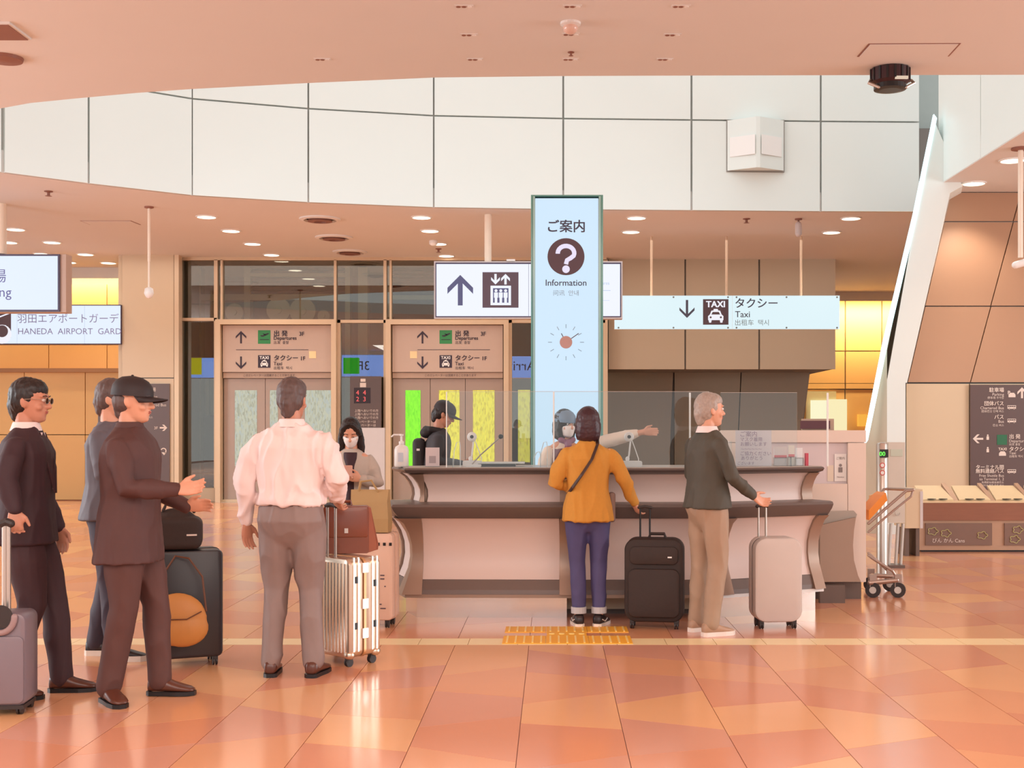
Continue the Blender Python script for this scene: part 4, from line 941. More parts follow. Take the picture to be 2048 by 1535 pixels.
# handwritten poster and the leaflet racks
Y = 9.93; t = thing('handwritten_poster', 'white handwritten paper poster leaning on the clear screen at right', 'poster', (PX(1508, Y), Y, CT))
obj('sheet', rel(box(B(), PX(1471, Y), PX(1543, Y), Y, Y+.004, CT, PZ(860, Y)), t), mat('paper_white', (.95, .92, .94), .7), t)
random.seed(5); bm = B()
for r, (s, h) in enumerate((('ご案内', 12), ('マスク着用', 9), ('お願いします', 9), ('～～～～～～', 7), ('ご協力ください', 9), ('ありがとう', 9), ('ございます', 7))):
    text_bm(bm, s, 1477+random.uniform(-3, 5), 872+r*9.4, h, Y-.003)
obj('handwriting', rel(bm, t), mat('pen_lilac', (.68, .60, .70), .7), t, kind='stuff')
Y = 10.0
for k, (a, b, top, cc, lab) in enumerate(((1546, 1574, 893, (.90, .85, .84), 'leftmost white leaflet rack with red band right of the poster'), (1575, 1590, 890, (.93, .90, .86), 'cream leaflet rack with a red band in the middle'), (1591, 1607, 895, (.93, .93, .94), 'rightmost white leaflet rack at counter end'))):
    t = thing('leaflet_rack', lab, 'leaflet rack', (PX((a+b)/2, Y), Y+k*.012, CT)); w_ = (PX(b, Y)-PX(a, Y))/2-.002; h = PZ(top, Y)-CT
    obj('holder', box(B(), -w_, w_, -.045, .03, 0, h*.45), m_acryl, t)
    obj('leaflets', box(B(), -w_+.004, w_-.004, -.02, .0, .004, h), mat('leaflet_%d' % k, cc, .6), t)
    if k < 2: obj('red_band', box(B(), -w_+.004, w_-.004, -.023, -.0205, h*.42, h*.56), mat('leaflet_red', (.86, .50, .52), .6), t)
t = thing('leaflet_block', 'small red leaflet pack at the far right of counter top', 'leaflets', (PX(1613, 10.02), 10.02, CT)); obj('pack', box(B(), -.012, .012, -.02, .02, 0, .10), mat('pack_red', (.82, .35, .42), .6), t)

# ================================================================== suitcases
m_rub = mat('wheel_rubber', (.20, .17, .17), .5)
def wheels(t, pts, r=.026):
    for (x, y) in pts:
        h = obj('wheel_housing', box(B(), x-.016, x+.016, y-.018, y+.018, r*1.1, r*2.4), m_rub, t)
        obj('wheel', tube(B(), [(x-.014, y, r), (x-.004, y, r)], r, 16, False), m_rub, h); obj('wheel', tube(B(), [(x+.004, y, r), (x+.014, y, r)], r, 16, False), m_rub, h)
def handle(t, x0, x1, y, z0, z1, mm, grip=m_rub, r=.009):
    for x in (x0, x1): obj('telescopic_pole', tube(B(), [(x, y, z0), (x, y, z1)], r, 10, False), mm, t)
    obj('grip', tube(B(), [(x0-.01, y, z1), ((x0+x1)/2, y, z1+.008), (x1+.01, y, z1)], r*1.7, 10), grip, t)
def hard_case(name, label, x, y, rz, w_, d, h, m_shell, ribs=0, r=.05, rib_m=None, mid=None, group=None):
    t = thing(name, label, 'suitcase', (x, y, 0), rz, group)
    z0 = .055
    for s, nm in ((-1, 'front_shell'), (1, 'back_shell')):
        bm = B(); ya, yb = (-d/2, -.008) if s < 0 else (.008, d/2)
        rbox(bm, -w_/2, w_/2, ya, yb, z0, h, r, 6, e=.016)
        obj(nm, bm, m_shell, t, smooth='auto')
    if ribs:
        for k in range(ribs):
            xx = -w_/2+r*.8+(w_-r*1.6)*k/(ribs-1)
            for s in (-1, 1): obj('rib', rbox(B(), xx-.006, xx+.006, s*(d/2)-.005, s*(d/2)+.005, z0+.03, h-.03, .004, 2), rib_m or m_shell, t)
    obj('centre_frame', rbox(B(), -w_/2-.003, w_/2+.003, -.009, .009, z0-.003, h+.003, r, 6), mid or m_metal, t)
    wheels(t, [(sx_*(w_/2-.045), sy*(d/2-.035)) for sx_ in (-1, 1) for sy in (-1, 1)])
    return t
m_alu = mat('aluminium_shell', (.86, .78, .70), .28, .85, var=.05)
m_alu2 = mat('aluminium_rib', (.93, .86, .80), .25, .9)
# silver ribbed case
RZ = math.radians(-42)
al = hard_case('suitcase', 'silver ribbed aluminium suitcase under the brown leather briefcase', -1.305, 7.80, RZ, .42, .25, .66, m_alu, 12, .045, m_alu2, mat('alu_frame_gold', (.85, .66, .48), .3, .7))
for s in (-1, 1):
    for k, z in enumerate((.20, .38, .60)):
        obj('latch', box(B(), s*.212-.006, s*.212+.006, -.022, .022, z-.03, z+.03), mat('latch_white_metal', (.93, .90, .88), .2, .6), al)
    for y in (-.09, -.055, .055, .09): obj('side_rib', rbox(B(), s*.212-.005, s*.212+.005, y-.006, y+.006, .09, .67, .004, 2), m_alu2, al)
    for y, z in ((-.075, .25), (.075, .25), (-.07, .53), (.075, .50)): obj('rivet_slot', box(B(), s*.214-.005, s*.214+.005, y-.008, y+.008, z-.02, z+.02), m_black, al)
for sx_ in (-1, 1):
    for sy in (-1, 1): obj('corner_guard', ell(B(), (sx_*.185, sy*.10, .075), (.034, .036, .03), 10), m_alu, al, smooth=True)
handle(al, -.03, .05, -.10, .66, .975, m_metal)
# brown briefcase
m_lea = mat('brown_leather', (.50, .25, .16), .35, var=.12, scale=6, coat=.2); m_lea2 = mat('tan_leather', (.62, .33, .21), .35, var=.12, scale=10, coat=.2)
bc = thing('briefcase', 'brown leather briefcase with folded gusset standing on the silver suitcase', 'briefcase', (-1.295, 7.93, .664), math.radians(8)); bc.scale = (.76, 1, 1)
bm = B(); loft(bm, [[Vector((x, y, z)) for x, z in rrect(-.20+k*.0, .17, .0, .29-abs(y)*.2, .02, 4)] for y, k in ((-.055, 0), (-.02, 0), (.02, 0), (.055, 0))])
obj('body', bm, m_lea, bc, smooth='auto')
obj('flap', rbox(B(), -.205, .165, -.062, .045, .10, .30, .02, 4, e=.01), m_lea, bc, smooth='auto')
for k, (y0, x1) in enumerate(((-.05, .235), (-.02, .25), (.012, .245), (.04, .23))):
    obj('gusset_fold', prism(B(), [(.15, y0, .30), (.185, y0, .285), (x1, y0, .05), (x1-.005, y0, .02), (.15, y0, .0)], (0, .018, 0)), m_lea2, bc)
obj('lock', box(B(), -.03, .0, -.068, -.061, .13, .16), m_metal, bc); obj('handle', tube(B(), [(-.09, 0, .29), (-.08, 0, .325), (.02, 0, .325), (.03, 0, .29)], .010, 8), m_lea, bc)
# pale case of the masked woman
m_ps = mat('pale_pink_shell', (.92, .78, .70), .4)
pc = hard_case('suitcase', 'pale pink suitcase with small dark square stickers beside the counter', -1.33, 9.22, math.radians(-6), .36, .23, .69, m_ps, 0, .035, mid=m_ps)
for k in range(4): obj('sticker', box(B(), .02+k*.045, .04+k*.045, -.119, -.1155, .60, .622), m_black, pc)
for x, z, w_ in ((.09, .38, .03), (.09, .355, .03), (.12, .30, .01), (.07, .17, .03), (.09, .14, .04)): obj('sticker', box(B(), x, x+w_, -.119, -.1155, z, z+.008), MATS['pictogram_dark'], pc)
# black soft case of yellow-sweater woman
m_blk = mat('black_fabric', (.20, .145, .13), .7, var=.1, scale=40, bump=.1)
bs = thing('suitcase', 'black soft-sided suitcase with round corners beside the yellow-sweater woman', 'suitcase', (.745, 9.12, 0), math.radians(-8))
obj('body', rbox(B(), -.215, .215, -.09, .12, .05, .655, .085, 8, e=.03), m_blk, bs, smooth='auto')
obj('front_pocket', rbox(B(), -.185, .185, -.125, -.085, .09, .44, .05, 6, e=.015), m_blk, bs, smooth='auto')
obj('upper_pocket', rbox(B(), -.175, .175, -.11, -.085, .47, .60, .04, 6, e=.01), m_blk, bs, smooth='auto')
for x in (-.14, -.04): obj('stud', ell(B(), (x, -.10, .56), (.012, .008, .012), 8), m_metal, bs)
obj('logo_tag', box(B(), .10, .13, -.115, -.111, .52, .53), m_white, bs)
obj('top_handle', tube(B(), [(-.04, 0, .65), (-.03, 0, .685), (.07, 0, .685), (.08, 0, .65)], .012, 8), m_blk, bs)
handle(bs, -.11, -.04, .08, .64, .87, m_black, r=.007)
wheels(bs, [(-.16, -.05), (.16, -.05), (-.16, .08), (.16, .08)], .028)
# pale case of olive-jacket man
m_pg2 = mat('pale_grey_shell', (.80, .74, .71), .4)
pg = thing('suitcase', 'pale grey round-topped suitcase before the right end of the counter', 'suitcase', (1.63, 9.15, 0), math.radians(4))
for s, nm in ((-1, 'front_shell'), (1, 'back_shell')):
    ya, yb = (-.11, -.004) if s < 0 else (.004, .11)
    obj(nm, rbox(B(), -.175, .175, ya, yb, .05, .66, .085, 8, e=.02), m_pg2, pg, smooth='auto')
obj('zip_band', rbox(B(), -.172, .172, -.005, .005, .053, .657, .082, 8), m_rub, pg)
handle(pg, -.11, -.055, .06, .64, .88, m_metal, r=.008); wheels(pg, [(-.12, -.07), (.12, -.07), (-.12, .07), (.12, .07)])
# grey case at left edge
m_gs = mat('mauve_grey_shell', (.50, .44, .47), .35, var=.03)
gs = thing('suitcase', 'mauve-grey suitcase with raised silver pole cut by the left edge', 'suitcase', (-2.80, 6.42, 0), math.radians(6))
obj('body', rbox(B(), -.12, .12, -.10, .12, .045, .515, .04, 6, e=.02), m_gs, gs, smooth='auto')
obj('front_lip', rbox(B(), -.113, .113, -.112, -.098, .06, .40, .03, 5, e=.005), m_gs, gs, smooth='auto')
bm = B(); rr = [Vector((.0+.070*math.cos(math.radians(a)), -.112, .50+.08*math.sin(math.radians(a)))) for a in range(180, 361, 15)]
obj('recess_rim', tube(bm, rr, .016, 10), mat('rim_mauve', (.62, .52, .52), .4), gs, smooth=True)
obj('recess', lathe(B(), (.0, -.105, .50), [(.060, -.006), (.060, .0)], 24, axis='y'), m_rub, gs)
obj('base_trim', box(B(), -.11, .11, -.10, .11, .03, .05), m_rub, gs)
handle(gs, -.008, .012, -.02, .43, .965, m_metal, grip=m_rub, r=.013)
wheels(gs, [(-.085, -.07), (.085, -.07), (-.085, .09), (.085, .09)])
# black case with silver ribbed side, duffel and mustard bag
m_bk = mat('black_shell', (.19, .16, .17), .35)
kb = hard_case('suitcase', 'large black hard suitcase with silver ribbed side under the black duffel', -2.265, 7.72, math.radians(24), .41, .27, .71, m_bk, 0, .035, mid=m_black)
m_sv = mat('silver_blue_side', (.70, .72, .80), .35, .3)
for k in range(24): obj('side_rib', box(B(), -.212, -.203, -.115, -.02, .10+k*.024, .112+k*.024), m_sv, kb)
obj('side_plate', box(B(), -.209, -.204, -.12, -.015, .08, .69), m_sv, kb)
for z in (.16, .57): obj('latch', box(B(), -.216, -.207, -.08, -.05, z, z+.035), m_black, kb)
df = thing('duffel_bag', 'black duffel bag with small pale print sitting on the black suitcase', 'bag', (-2.30, 7.66, .712), math.radians(14))
obj('body', remesh(ell(rbox(B(), -.16, .14, -.11, .11, .005, .20, .05, 6, e=.03), (-.01, 0, .12), (.15, .10, .13), 16), 'body', .008, m_blk, df, 3, None), m_blk, df) if False else remesh(ell(rbox(B(), -.17, .15, -.11, .11, .004, .20, .05, 6, e=.03), (-.01, 0, .13), (.15, .10, .125), 16), 'body', .009, m_blk, df, 3)
obj('print', loc(box(B(), .05, .11, -.116, -.112, .09, .10), df) if False else box(B(), .06, .12, -.119, -.1145, .09, .10), m_pale, df)
obj('handle', tube(B(), [(-.08, -.03, .24), (-.06, -.03, .285), (.07, -.03, .29), (.10, -.03, .23)], .010, 8), m_blk, df)
m_mus = mat('mustard_bag', (.80, .54, .28), .5, var=.08)
mb = thing('mustard_bag', 'rounded mustard shoulder bag on a thin strap hanging before the black suitcase', 'bag', (-2.24, 7.47, .14), math.radians(10))
remesh(ell(ell(B(), (0, 0, .17), (.17, .055, .16), 20), (.03, 0, .12), (.15, .06, .115), 20), 'body', .008, m_mus, mb, 2)
obj('strap', tube(B(), [(-.14, .0, .24), (-.10, .03, .42), (-.02, .055, .545), (.06, .05, .53), (.14, .03, .42), (.165, .0, .22)], .006, 8), mat('strap_brown', (.42, .26, .18), .5), mb)
obj('flap_seam', tube(B(), [(-.13, -.045, .22), (-.04, -.062, .18), (.06, -.062, .18), (.14, -.04, .22)], .004, 6), MATS['strap_brown'], mb)

# tote and white bag of the masked woman
m_tote = mat('tote_khaki', (.72, .60, .42), .7, var=.06)
tt = thing('tote_bag', 'khaki tote bag resting on the pale pink suitcase', 'bag', (-1.335, 9.16, .695), math.radians(-4))
bm = B(); loft(bm, [[Vector((x, y, z)) for x, y in ((-.15*k, -.05*q_), (.15*k, -.06*q_), (.155*k, .05*q_), (-.15*k, .05*q_))] for z, k, q_ in ((0, .95, 1), (.10, .98, 1.2), (.22, .9, .9), (.31, .93, .35))])
obj('body', bm, m_tote, tt, bevel=.012)
obj('strap', tube(B(), [(-.08, -.02, .30), (-.06, -.05, .37), (.02, -.06, .38), (.06, -.03, .30)], .010, 8, flat=.5), m_tote, tt)
wb_ = thing('white_bag', 'white cloth bag hanging at the masked woman front beside the tote', 'bag', (-1.585, 9.23, .70), 0)
remesh(ell(ell(B(), (0, 0, .10), (.085, .04, .11), 16), (.01, 0, .16), (.06, .035, .08), 16), 'body', .008, mat('white_cloth_bag', (.93, .87, .78), .7), wb_, 2)
obj('strap', tube(B(), [(-.04, 0, .2), (-.05, .02, .33), (.0, .03, .36), (.04, .0, .2)], .006, 6), MATS['white_cloth_bag'], wb_)

# ================================================================== right side: bins, kiosk post, trolley
Y = 14.7
bn = thing('recycling_bins', 'long low recycling bin unit with wood band and slanted lids under the directory board', 'bin', (PX(1950, Y), Y, 0))
m_wood = mat('bin_wood', (.56, .36, .27), .45, var=.12, scale=4, stretch=(1, 1, 8)); m_bin = mat('bin_bronze', (.72, .58, .48), .4, .15); m_lid = mat('bin_lid_cream', (.88, .78, .62), .4)
def bb_(a, b, c, d, ya, yb): return rel(box(B(), PX(a, Y), PX(b, Y), Y+ya, Y+yb, max(.0, PZ(d, Y)), PZ(c, Y)), bn)
obj('body', bb_(1838, 2150, 1040, 1100, .03, .62), m_bin, bn); obj('plinth', bb_(1845, 2150, 1099, 1110, .06, .5), m_black, bn)
obj('wood_band', bb_(1838, 2150, 1005, 1040, .0, .62), m_wood, bn); obj('top_rail', bb_(1838, 2150, 1001, 1005, -.01, .63), m_lid, bn)
for a, b in ((1845, 1910), (1921, 1984), (1995, 2060), (2070, 2140)):
    obj('slanted_lid', rel(prism(B(), [(PX(a, Y), Y+.05, PZ(999, Y)), (PX(b, Y), Y+.05, PZ(999, Y)), (PX(b-6, Y), Y+.45, PZ(984, Y)+.06), (PX(a+6, Y), Y+.45, PZ(984, Y)+.06)], (0, 0, -.03)), bn), m_lid, bn)
    obj('lid_side', rel(prism(B(), [(PX(b, Y), Y+.05, PZ(1001, Y)), (PX(b+10, Y), Y+.05, PZ(1001, Y)), (PX(b+4, Y), Y+.45, PZ(984, Y)+.09), (PX(b-4, Y), Y+.45, PZ(984, Y)+.09)], (0, 0, -.06)), bn), m_bin, bn)
    for k in (.3, .65): obj('slot', rel(lathe(B(), (PX(a+(b-a)*k, Y), Y+.02, PZ(1000, Y)+.012), [(.05, 0), (.05, .006)], 14), bn), m_black, bn)
for a, b in ((1852, 1985), (2010, 2130)):
    pn = obj('door_panel', bb_(a, b, 1046, 1090, .012, .03), mat('bin_door_dark', (.50, .39, .34), .4), bn)
    bm = B()
    for cx_, cy_ in (((a+14, 1062), (a+40, 1066), (b-20, 1070)) if a < 2000 else ((a+26, 1059), (a+20, 1078))):
        pts = [Vector((PX(cx_, Y)+.055*(1+.18*math.cos(5*q_))*math.cos(q_), Y+.006, PZ(cy_, Y)+.04*(1+.18*math.cos(5*q_))*math.sin(q_))) for q_ in [2*math.pi*i/24 for i in range(25)]]
        tube(bm, pts, .005, 5, False)
    obj('icon', rel(bm, bn), mat('bin_icon_olive', (.72, .68, .46), .5), bn, kind='stuff')
    if a < 2000: bm = B(); text_bm(bm, 'びん かん Cans', a+12, 1084, 10, Y+.008); obj('lettering', rel(bm, bn), m_pale, bn, kind='stuff')
Y = 13.0; t = thing('pale_kiosk', 'pale grey upright kiosk panel on dark legs beside the silver post', 'kiosk', (PX(1793, Y), Y, 0))
obj('panel', rel(box(B(), PX(1777, Y), PX(1810, Y), Y, Y+.22, PZ(1045, Y), PZ(884, Y)), t), mat('kiosk_grey', (.82, .79, .74), .35), t)
obj('window', rel(box(B(), PX(1781, Y), PX(1805, Y), Y-.006, Y-.001, PZ(912, Y), PZ(898, Y)), t), mat('kiosk_window', (.76, .79, .72), .3), t)
for x in (1782, 1796, 1806): obj('leg', rel(tube(B(), [(PX(x, Y), Y+.1, 0), P(x, 1046, Y+.1)], .018, 10, False), t), m_metal, t)
obj('foot_plate', rel(box(B(), PX(1777, Y), PX(1810, Y), Y, Y+.22, 0, .03), t), m_band, t)
# bag hook
obj('hook', rel(tube(B(), [P(1797, 1016, Y-.02), P(1790, 1022, Y-.02), P(1792, 1029, Y-.02), P(1798, 1030, Y-.02), P(1800, 1026, Y-.02)], .006, 6), t), m_metal, t)
t = thing('box_bin', 'beige upright box bin between the kiosk and the recycling bins', 'bin', (PX(1828, 14.2), 14.2, 0)); Y = 14.2
obj('body', rel(box(B(), PX(1812, Y), PX(1845, Y), Y, Y+.5, .32, PZ(978, Y)), t), m_beige, t); obj('side_edge', rel(box(B(), PX(1840, Y), PX(1845.5, Y), Y-.01, Y+.5, .32, PZ(982, Y)), t), m_house, t)
for x in (1817, 1838): obj('leg', rel(box(B(), PX(x, Y)-.02, PX(x, Y)+.02, Y+.05, Y+.4, 0, .32), t), m_band, t)
Y = 12.4; t = thing('signal_post', 'round silver post with green digital display and red stickers', 'post', (PX(1764, Y), Y, 0))
obj('post', lathe(B(), (0, 0, 0), [(.055, 0), (.055, PZ(888, Y)), (.045, PZ(885, Y)), (.01, PZ(884, Y))], 24), m_metal, t, smooth='auto')
obj('base_plate', lathe(B(), (0, 0, 0), [(.11, 0), (.11, .015), (.06, .02)], 24), m_metal, t)
obj('display_housing', rel(box(B(), PX(1757, Y), PX(1773.5, Y), Y-.062, Y-.03, PZ(914, Y), PZ(898, Y)), t), m_black, t)
bm = B(); text_bm(bm, '00', 1758.5, 911, 12, Y-.066, bold=.02); obj('green_digits', rel(bm, t), mat('green_led', (.45, 1, .35), emit=1.1), t, kind='stuff')
for y_ in (930, 945):
    obj('sticker', rel(circ(B(), 1765, y_, 5.5, Y-.062, 0, 20, .006), t), mat('sticker_red', (.80, .38, .36), .5), t)
    obj('sticker_centre', rel(circ(B(), 1765, y_, 3.6, Y-.064, 0, 20, .002), t), m_white, t)
# trolley
Y = 10.75; t = thing('luggage_trolley', 'steel luggage trolley with orange seat pad, half hidden behind the cabinet', 'trolley', (PX(1760, Y), Y, 0))
m_st = mat('trolley_steel', (.66, .58, .54), .3, .7)
def tb(pts, r, m_=None): return obj('bar', rel(tube(B(), [P(a, b, c) for a, b, c in pts], r, 10), t), m_ or m_st, t)
tb([(1737, 1046, Y), (1790, 1000, Y), (1812, 981, Y), (1826, 979, Y)], .014); tb([(1737, 1015, Y+.45), (1752, 1000, Y+.45), (1768, 978, Y+.45), (1778, 977, Y+.45)], .014)
tb([(1826, 979, Y), (1822, 992, Y), (1790, 1018, Y), (1737, 1063, Y)], .010)
tb([(1737, 1110, Y), (1745, 1116, Y), (1785, 1141, Y), (1792, 1152, Y)], .012); tb([(1737, 1106, Y+.45), (1745, 1112, Y+.45), (1775, 1140, Y+.45)], .012)
tb([(1740, 1165, Y), (1793, 1160, Y)], .022); tb([(1793, 1160, Y), (1775, 1150, Y+.45)], .014); tb([(1826, 979, Y), (1778, 977, Y+.45)], .014)
tb([(1745, 1150, Y+.2), (1785, 1152, Y+.2)], .02)
obj('seat_pad', rel(prism(B(), [P(1738, 1040, Y+.1), P(1775, 1000, Y+.1), P(1772, 985, Y+.1), P(1765, 990, Y+.1), P(1738, 1020, Y+.1)], (0, .3, 0)), t), mat('pad_orange', (.95, .58, .22), .5), t)
obj('seat_back', rel(prism(B(), [P(1738, 1020, Y+.42), P(1772, 990, Y+.42), P(1768, 982, Y+.42), P(1739, 990, Y+.42)], (0, .02, 0)), t), mat('pad_cream', (.93, .80, .62), .5), t)
for x, dy in ((1746, 0), (1796, 0), (1742, .42), (1780, .42)):
    Yq = Y+dy; c = Vector((PX(x, Yq), Yq, .065))
    h_ = obj('caster_fork', rel(box(B(), c.x-.03, c.x+.03, c.y-.012, c.y+.012, .09, .20), t), m_st, t)
    obj('wheel', rel(tube(B(), [c+Vector((-.006, -.018, 0)), c+Vector((.006, .018, 0))], .065, 20, False), t), m_rub, t)
    obj('wheel_hub', rel(tube(B(), [c+Vector((-.008, -.022, 0)), c+Vector((.008, .022, 0))], .03, 14, False), t), m_metal, t)
# ================================================================== people
m_skin = mat('skin', (.86, .63, .52), .5, var=.05, scale=20)
m_skin2 = mat('skin_tan', (.78, .54, .44), .5, var=.05, scale=20)
m_mask = mat('face_mask', (.95, .92, .91), .7, var=.01)
m_hairb = mat('hair_black', (.13, .09, .09), .45, var=.3, scale=60, stretch=(1, 1, .15), bump=.3)
m_hairg = mat('hair_grey', (.36, .29, .28), .5, var=.35, scale=60, stretch=(1, 1, .2), bump=.3)
m_hairw = mat('hair_pale_grey', (.66, .60, .56), .5, var=.3, scale=60, bump=.3)
m_eye = mat('eye_white', (.93, .91, .90), .2, var=0); m_iris = mat('eye_iris', (.10, .06, .05), .2, var=0)
m_lip = mat('lips', (.72, .42, .38), .5)
def V(*a): return Vector(a)
def fold(amp, f=(9, 9, 3.2), seed=0.0):
    def g(p, n):
        q = Vector((p.x*f[0]+seed, p.y*f[1], p.z*f[2]))
        a = 1-2*abs(noise.noise(q)); b = noise.noise(q*2.3+Vector((3, 1, 2)))
        return n*(amp*(a*a*1.2-.6)+amp*.45*b)
    return g
HEAD = [(-.118, .018, .062, .030), (-.108, .034, .080, -.004), (-.088, .047, .088, -.038), (-.055, .058, .089, -.066), (-.025, .066, .088, -.084), (.005, .071, .087, -.093),
        (.035, .074, .089, -.096), (.062, .072, .083, -.095), (.088, .062, .064, -.083), (.106, .044, .040, -.058), (.117, .018, .008, -.024)]
def head_bm(bm, Mh):
    rings = []
    for z, a, f, b in HEAD: rings.append([Mh @ p for p in ering(V(0, (f+b)/2, z), V(1, 0, 0), V(0, 1, 0), a, (f-b)/2, 20, 2.2)])
    loft(bm, rings)
    tube(bm, [Mh @ V(0, .084, .018), Mh @ V(0, .098, -.012), Mh @ V(0, .106, -.028)], [.008, .010, .0145], 10)
    for s in (-1, 1):
        ell(bm, (0, 0, 0), (.010, .020, .031), 12, Mh @ Matrix.Translation((s*.073, -.006, -.012)) @ Matrix.Rotation(s*.35, 4, 'Z') @ Matrix.Rotation(.2, 4, 'X'))
        ell(bm, (0, 0, 0), (.011, .010, .010), 8, Mh @ Matrix.Translation((s*.011, .093, -.030)))
        ell(bm, (0, 0, 0), (.028, .012, .009), 10, Mh @ Matrix.Translation((s*.028, .081, .027)))
        ell(bm, (0, 0, 0), (.024, .020, .020), 10, Mh @ Matrix.Translation((s*.038, .064, -.034)))
    ell(bm, (0, 0, 0), (.024, .013, .008), 10, Mh @ Matrix.Translation((0, .084, -.054)))
    ell(bm, (0, 0, 0), (.020, .013, .009), 10, Mh @ Matrix.Translation((0, .082, -.066)))
    ell(bm, (0, 0, 0), (.022, .016, .016), 10, Mh @ Matrix.Translation((0, .074, -.096)))
def hand_bm(bm, w, f, t, curl=.5, s=1.0):
    """w wrist, f finger direction, t thumb-side direction; palm faces f x t"""
    f = Vector(f).normalized(); t = Vector(t); t = (t-f*t.dot(f)).normalized(); n = f.cross(t)
    w = Vector(w)
    rings = []
    for d, a, b in ((-.015, .027, .021), (.0, .028, .019), (.03, .036, .017), (.06, .042, .015), (.085, .042, .013), (.093, .038, .010)):
        rings.append(ering(w+f*d*s, t, n, a*s, b*s, 14, 2.4))
    loft(bm, rings)
    for off, L in ((.031, .072), (.0105, .080), (-.0105, .075), (-.031, .058)):
        p = w+f*.085*s+t*off*s; d = f.copy(); pts = [p-f*.02*s, p]; c = curl*(1+abs(off)*3)
        fan = t*off*1.6
        for k, fr in enumerate((.45, .32, .25)):
            ang = c*(.55 if k == 0 else 1.0)
            d = (d*math.cos(ang)+n*math.sin(ang)).normalized()
            p = p+(d+fan).normalized()*L*fr*s; pts.append(p)
        tube(bm, pts, [.0095*s, .0095*s, .0088*s, .0082*s, .0070*s], 8)
    p = w+f*.025*s+t*.026*s; d = (f*.75+t*.75+n*.25*(1 if curl > .3 else .4)).normalized(); p2 = p+d*.038*s; d2 = (f*.95+t*.25+n*.55*min(1, curl*1.5)).normalized(); p3 = p2+d2*.030*s
    tube(bm, [p, p2, p3, p3+d2*.018*s], [.0135*s, .0115*s, .0100*s, .0085*s], 8)
def limb_pts(a, b, n=3): return [Vector(a).lerp(Vector(b), i/n) for i in range(n+1)]
def person(label, x, y, yaw, H, cfg):
    """local frame: +y is where the person faces, +x is the person's right"""
    S = H/1.72
    t = thing('person', label, 'person', (x, y, 0), yaw, cfg.get('group'))
    hy, hp, hr = cfg.get('head', (0, 0, 0)); lean = cfg.get('lean', 0)
    fem = cfg.get('fem', False); bulk = cfg.get('bulk', 1.0)
    sh_w = (.168 if fem else .190)*bulk**.5
    chest = V(0, lean*.30, 1.27); neck = V(0, lean*.45-.005, 1.455); hc = neck+V(0, .022+cfg.get('hfwd', 0), .148)
    Mh = Matrix.Scale(S, 4) @ Matrix.Translation(hc) @ Matrix.Rotation(hy, 4, 'Z') @ Matrix.Rotation(-hp, 4, 'X') @ Matrix.Rotation(hr, 4, 'Y')
    SH = {s: V(s*(sh_w-.008), lean*.42-.01, 1.385) for s in (-1, 1)}
    arms = cfg['arms']   # side: (elbow, wrist, fdir, tdir, curl)
    legs = cfg.get('legs', {-1: ((-.095, .02, .50), (-.10, -.02, .085), 0), 1: ((.095, .02, .50), (.10, -.02, .085), 0)})
    HIP = {s: V(s*.088, 0, .91) for s in (-1, 1)}
    # --- body
    bm = B()
    head_bm(bm, Mh)
    nk = Matrix.Scale(S, 4)
    hb = nk.inverted() @ (Mh @ V(0, -.02, -.07))
    tube(bm, [S*(neck-V(0, 0, .05)), S*(neck+V(0, .0, .02)), S*hb], [.062*S, .055*S, .052*S], 14)
    rings = []
    for z, a, b, yy in ((.86, .13, .09, 0), (.95, .14, .095, -.01), (1.05, .115, .085, 0), (1.18, .125, .09, lean*.2), (1.30, .15, .095, lean*.32), (1.40, .15, .075, lean*.42), (1.445, .08, .055, lean*.45)):
        rings.append(ering(V(0, yy, z)*S, V(1, 0, 0), V(0, 1, 0), a*S, b*S, 18, 2.3))
    loft(bm, rings)
    for s in (-1, 1):
        el, wr, fd, td, cu = arms[s]; el = Vector(el); wr = Vector(wr)
        tube(bm, [SH[s]*S*.98, (SH[s].lerp(el, .5))*S, el*S, el.lerp(wr, .35)*S, wr*S], [.046*S, .042*S, .035*S, .037*S, .025*S], 12)
        hand_bm(bm, wr*S, fd, td, cu, S*(.92 if fem else 1.0))
        kn, an, toe = legs[s]; kn = Vector(kn); an = Vector(an)
        tube(bm, [HIP[s]*S, HIP[s].lerp(kn, .5)*S, kn*S, kn.lerp(an, .35)*S, an*S], [.078*S, .066*S, .050*S, .050*S, .034*S], 12)
        fdir = V(math.sin(toe)*-1, math.cos(toe), 0)
        tube(bm, [(an+V(0, 0, -.045)-fdir*.03)*S, (an+V(0, 0, -.055)+fdir*.12)*S], [.030*S, .026*S], 10)
    remesh(bm, 'body', .0062, cfg.get('skin', m_skin), t, 2)
    # --- face
    if cfg.get('face', True):
        for s in (-1, 1):
            bm = B(); ell(bm, (0, 0, 0), (.0125, .0105, .0085 if not cfg.get('down') else .0055), 14, Mh @ Matrix.Translation((s*.031, .0845, .006)))
            lo = 0.0 if not cfg.get('down') else -.005
            ell(bm, (0, 0, 0), (.0058, .004, .0060 if not cfg.get('down') else .0042), 12, Mh @ Matrix.Translation((s*.031, .0925, .006+lo)), 1)
            obj('eye', bm, [cfg.get('skin', m_skin) if cfg.get('down') else m_eye, m_iris], t, smooth=True)
            obj('eyebrow', tube(B(), [Mh @ V(s*.016, .096, .026), Mh @ V(s*.032, .0965, .031), Mh @ V(s*.048, .086, .026)], .0024*S, 6), cfg['hair_m'], t)
        if not cfg.get('mask'):
            obj('lips', ell(ell(B(), (0, 0, 0), (.020, .006, .0042), 10, Mh @ Matrix.Translation((0, .0945, -.055))), (0, 0, 0), (.017, .006, .005), 10, Mh @ Matrix.Translation((0, .0925, -.063))), m_lip, t, smooth=True, kind='stuff')
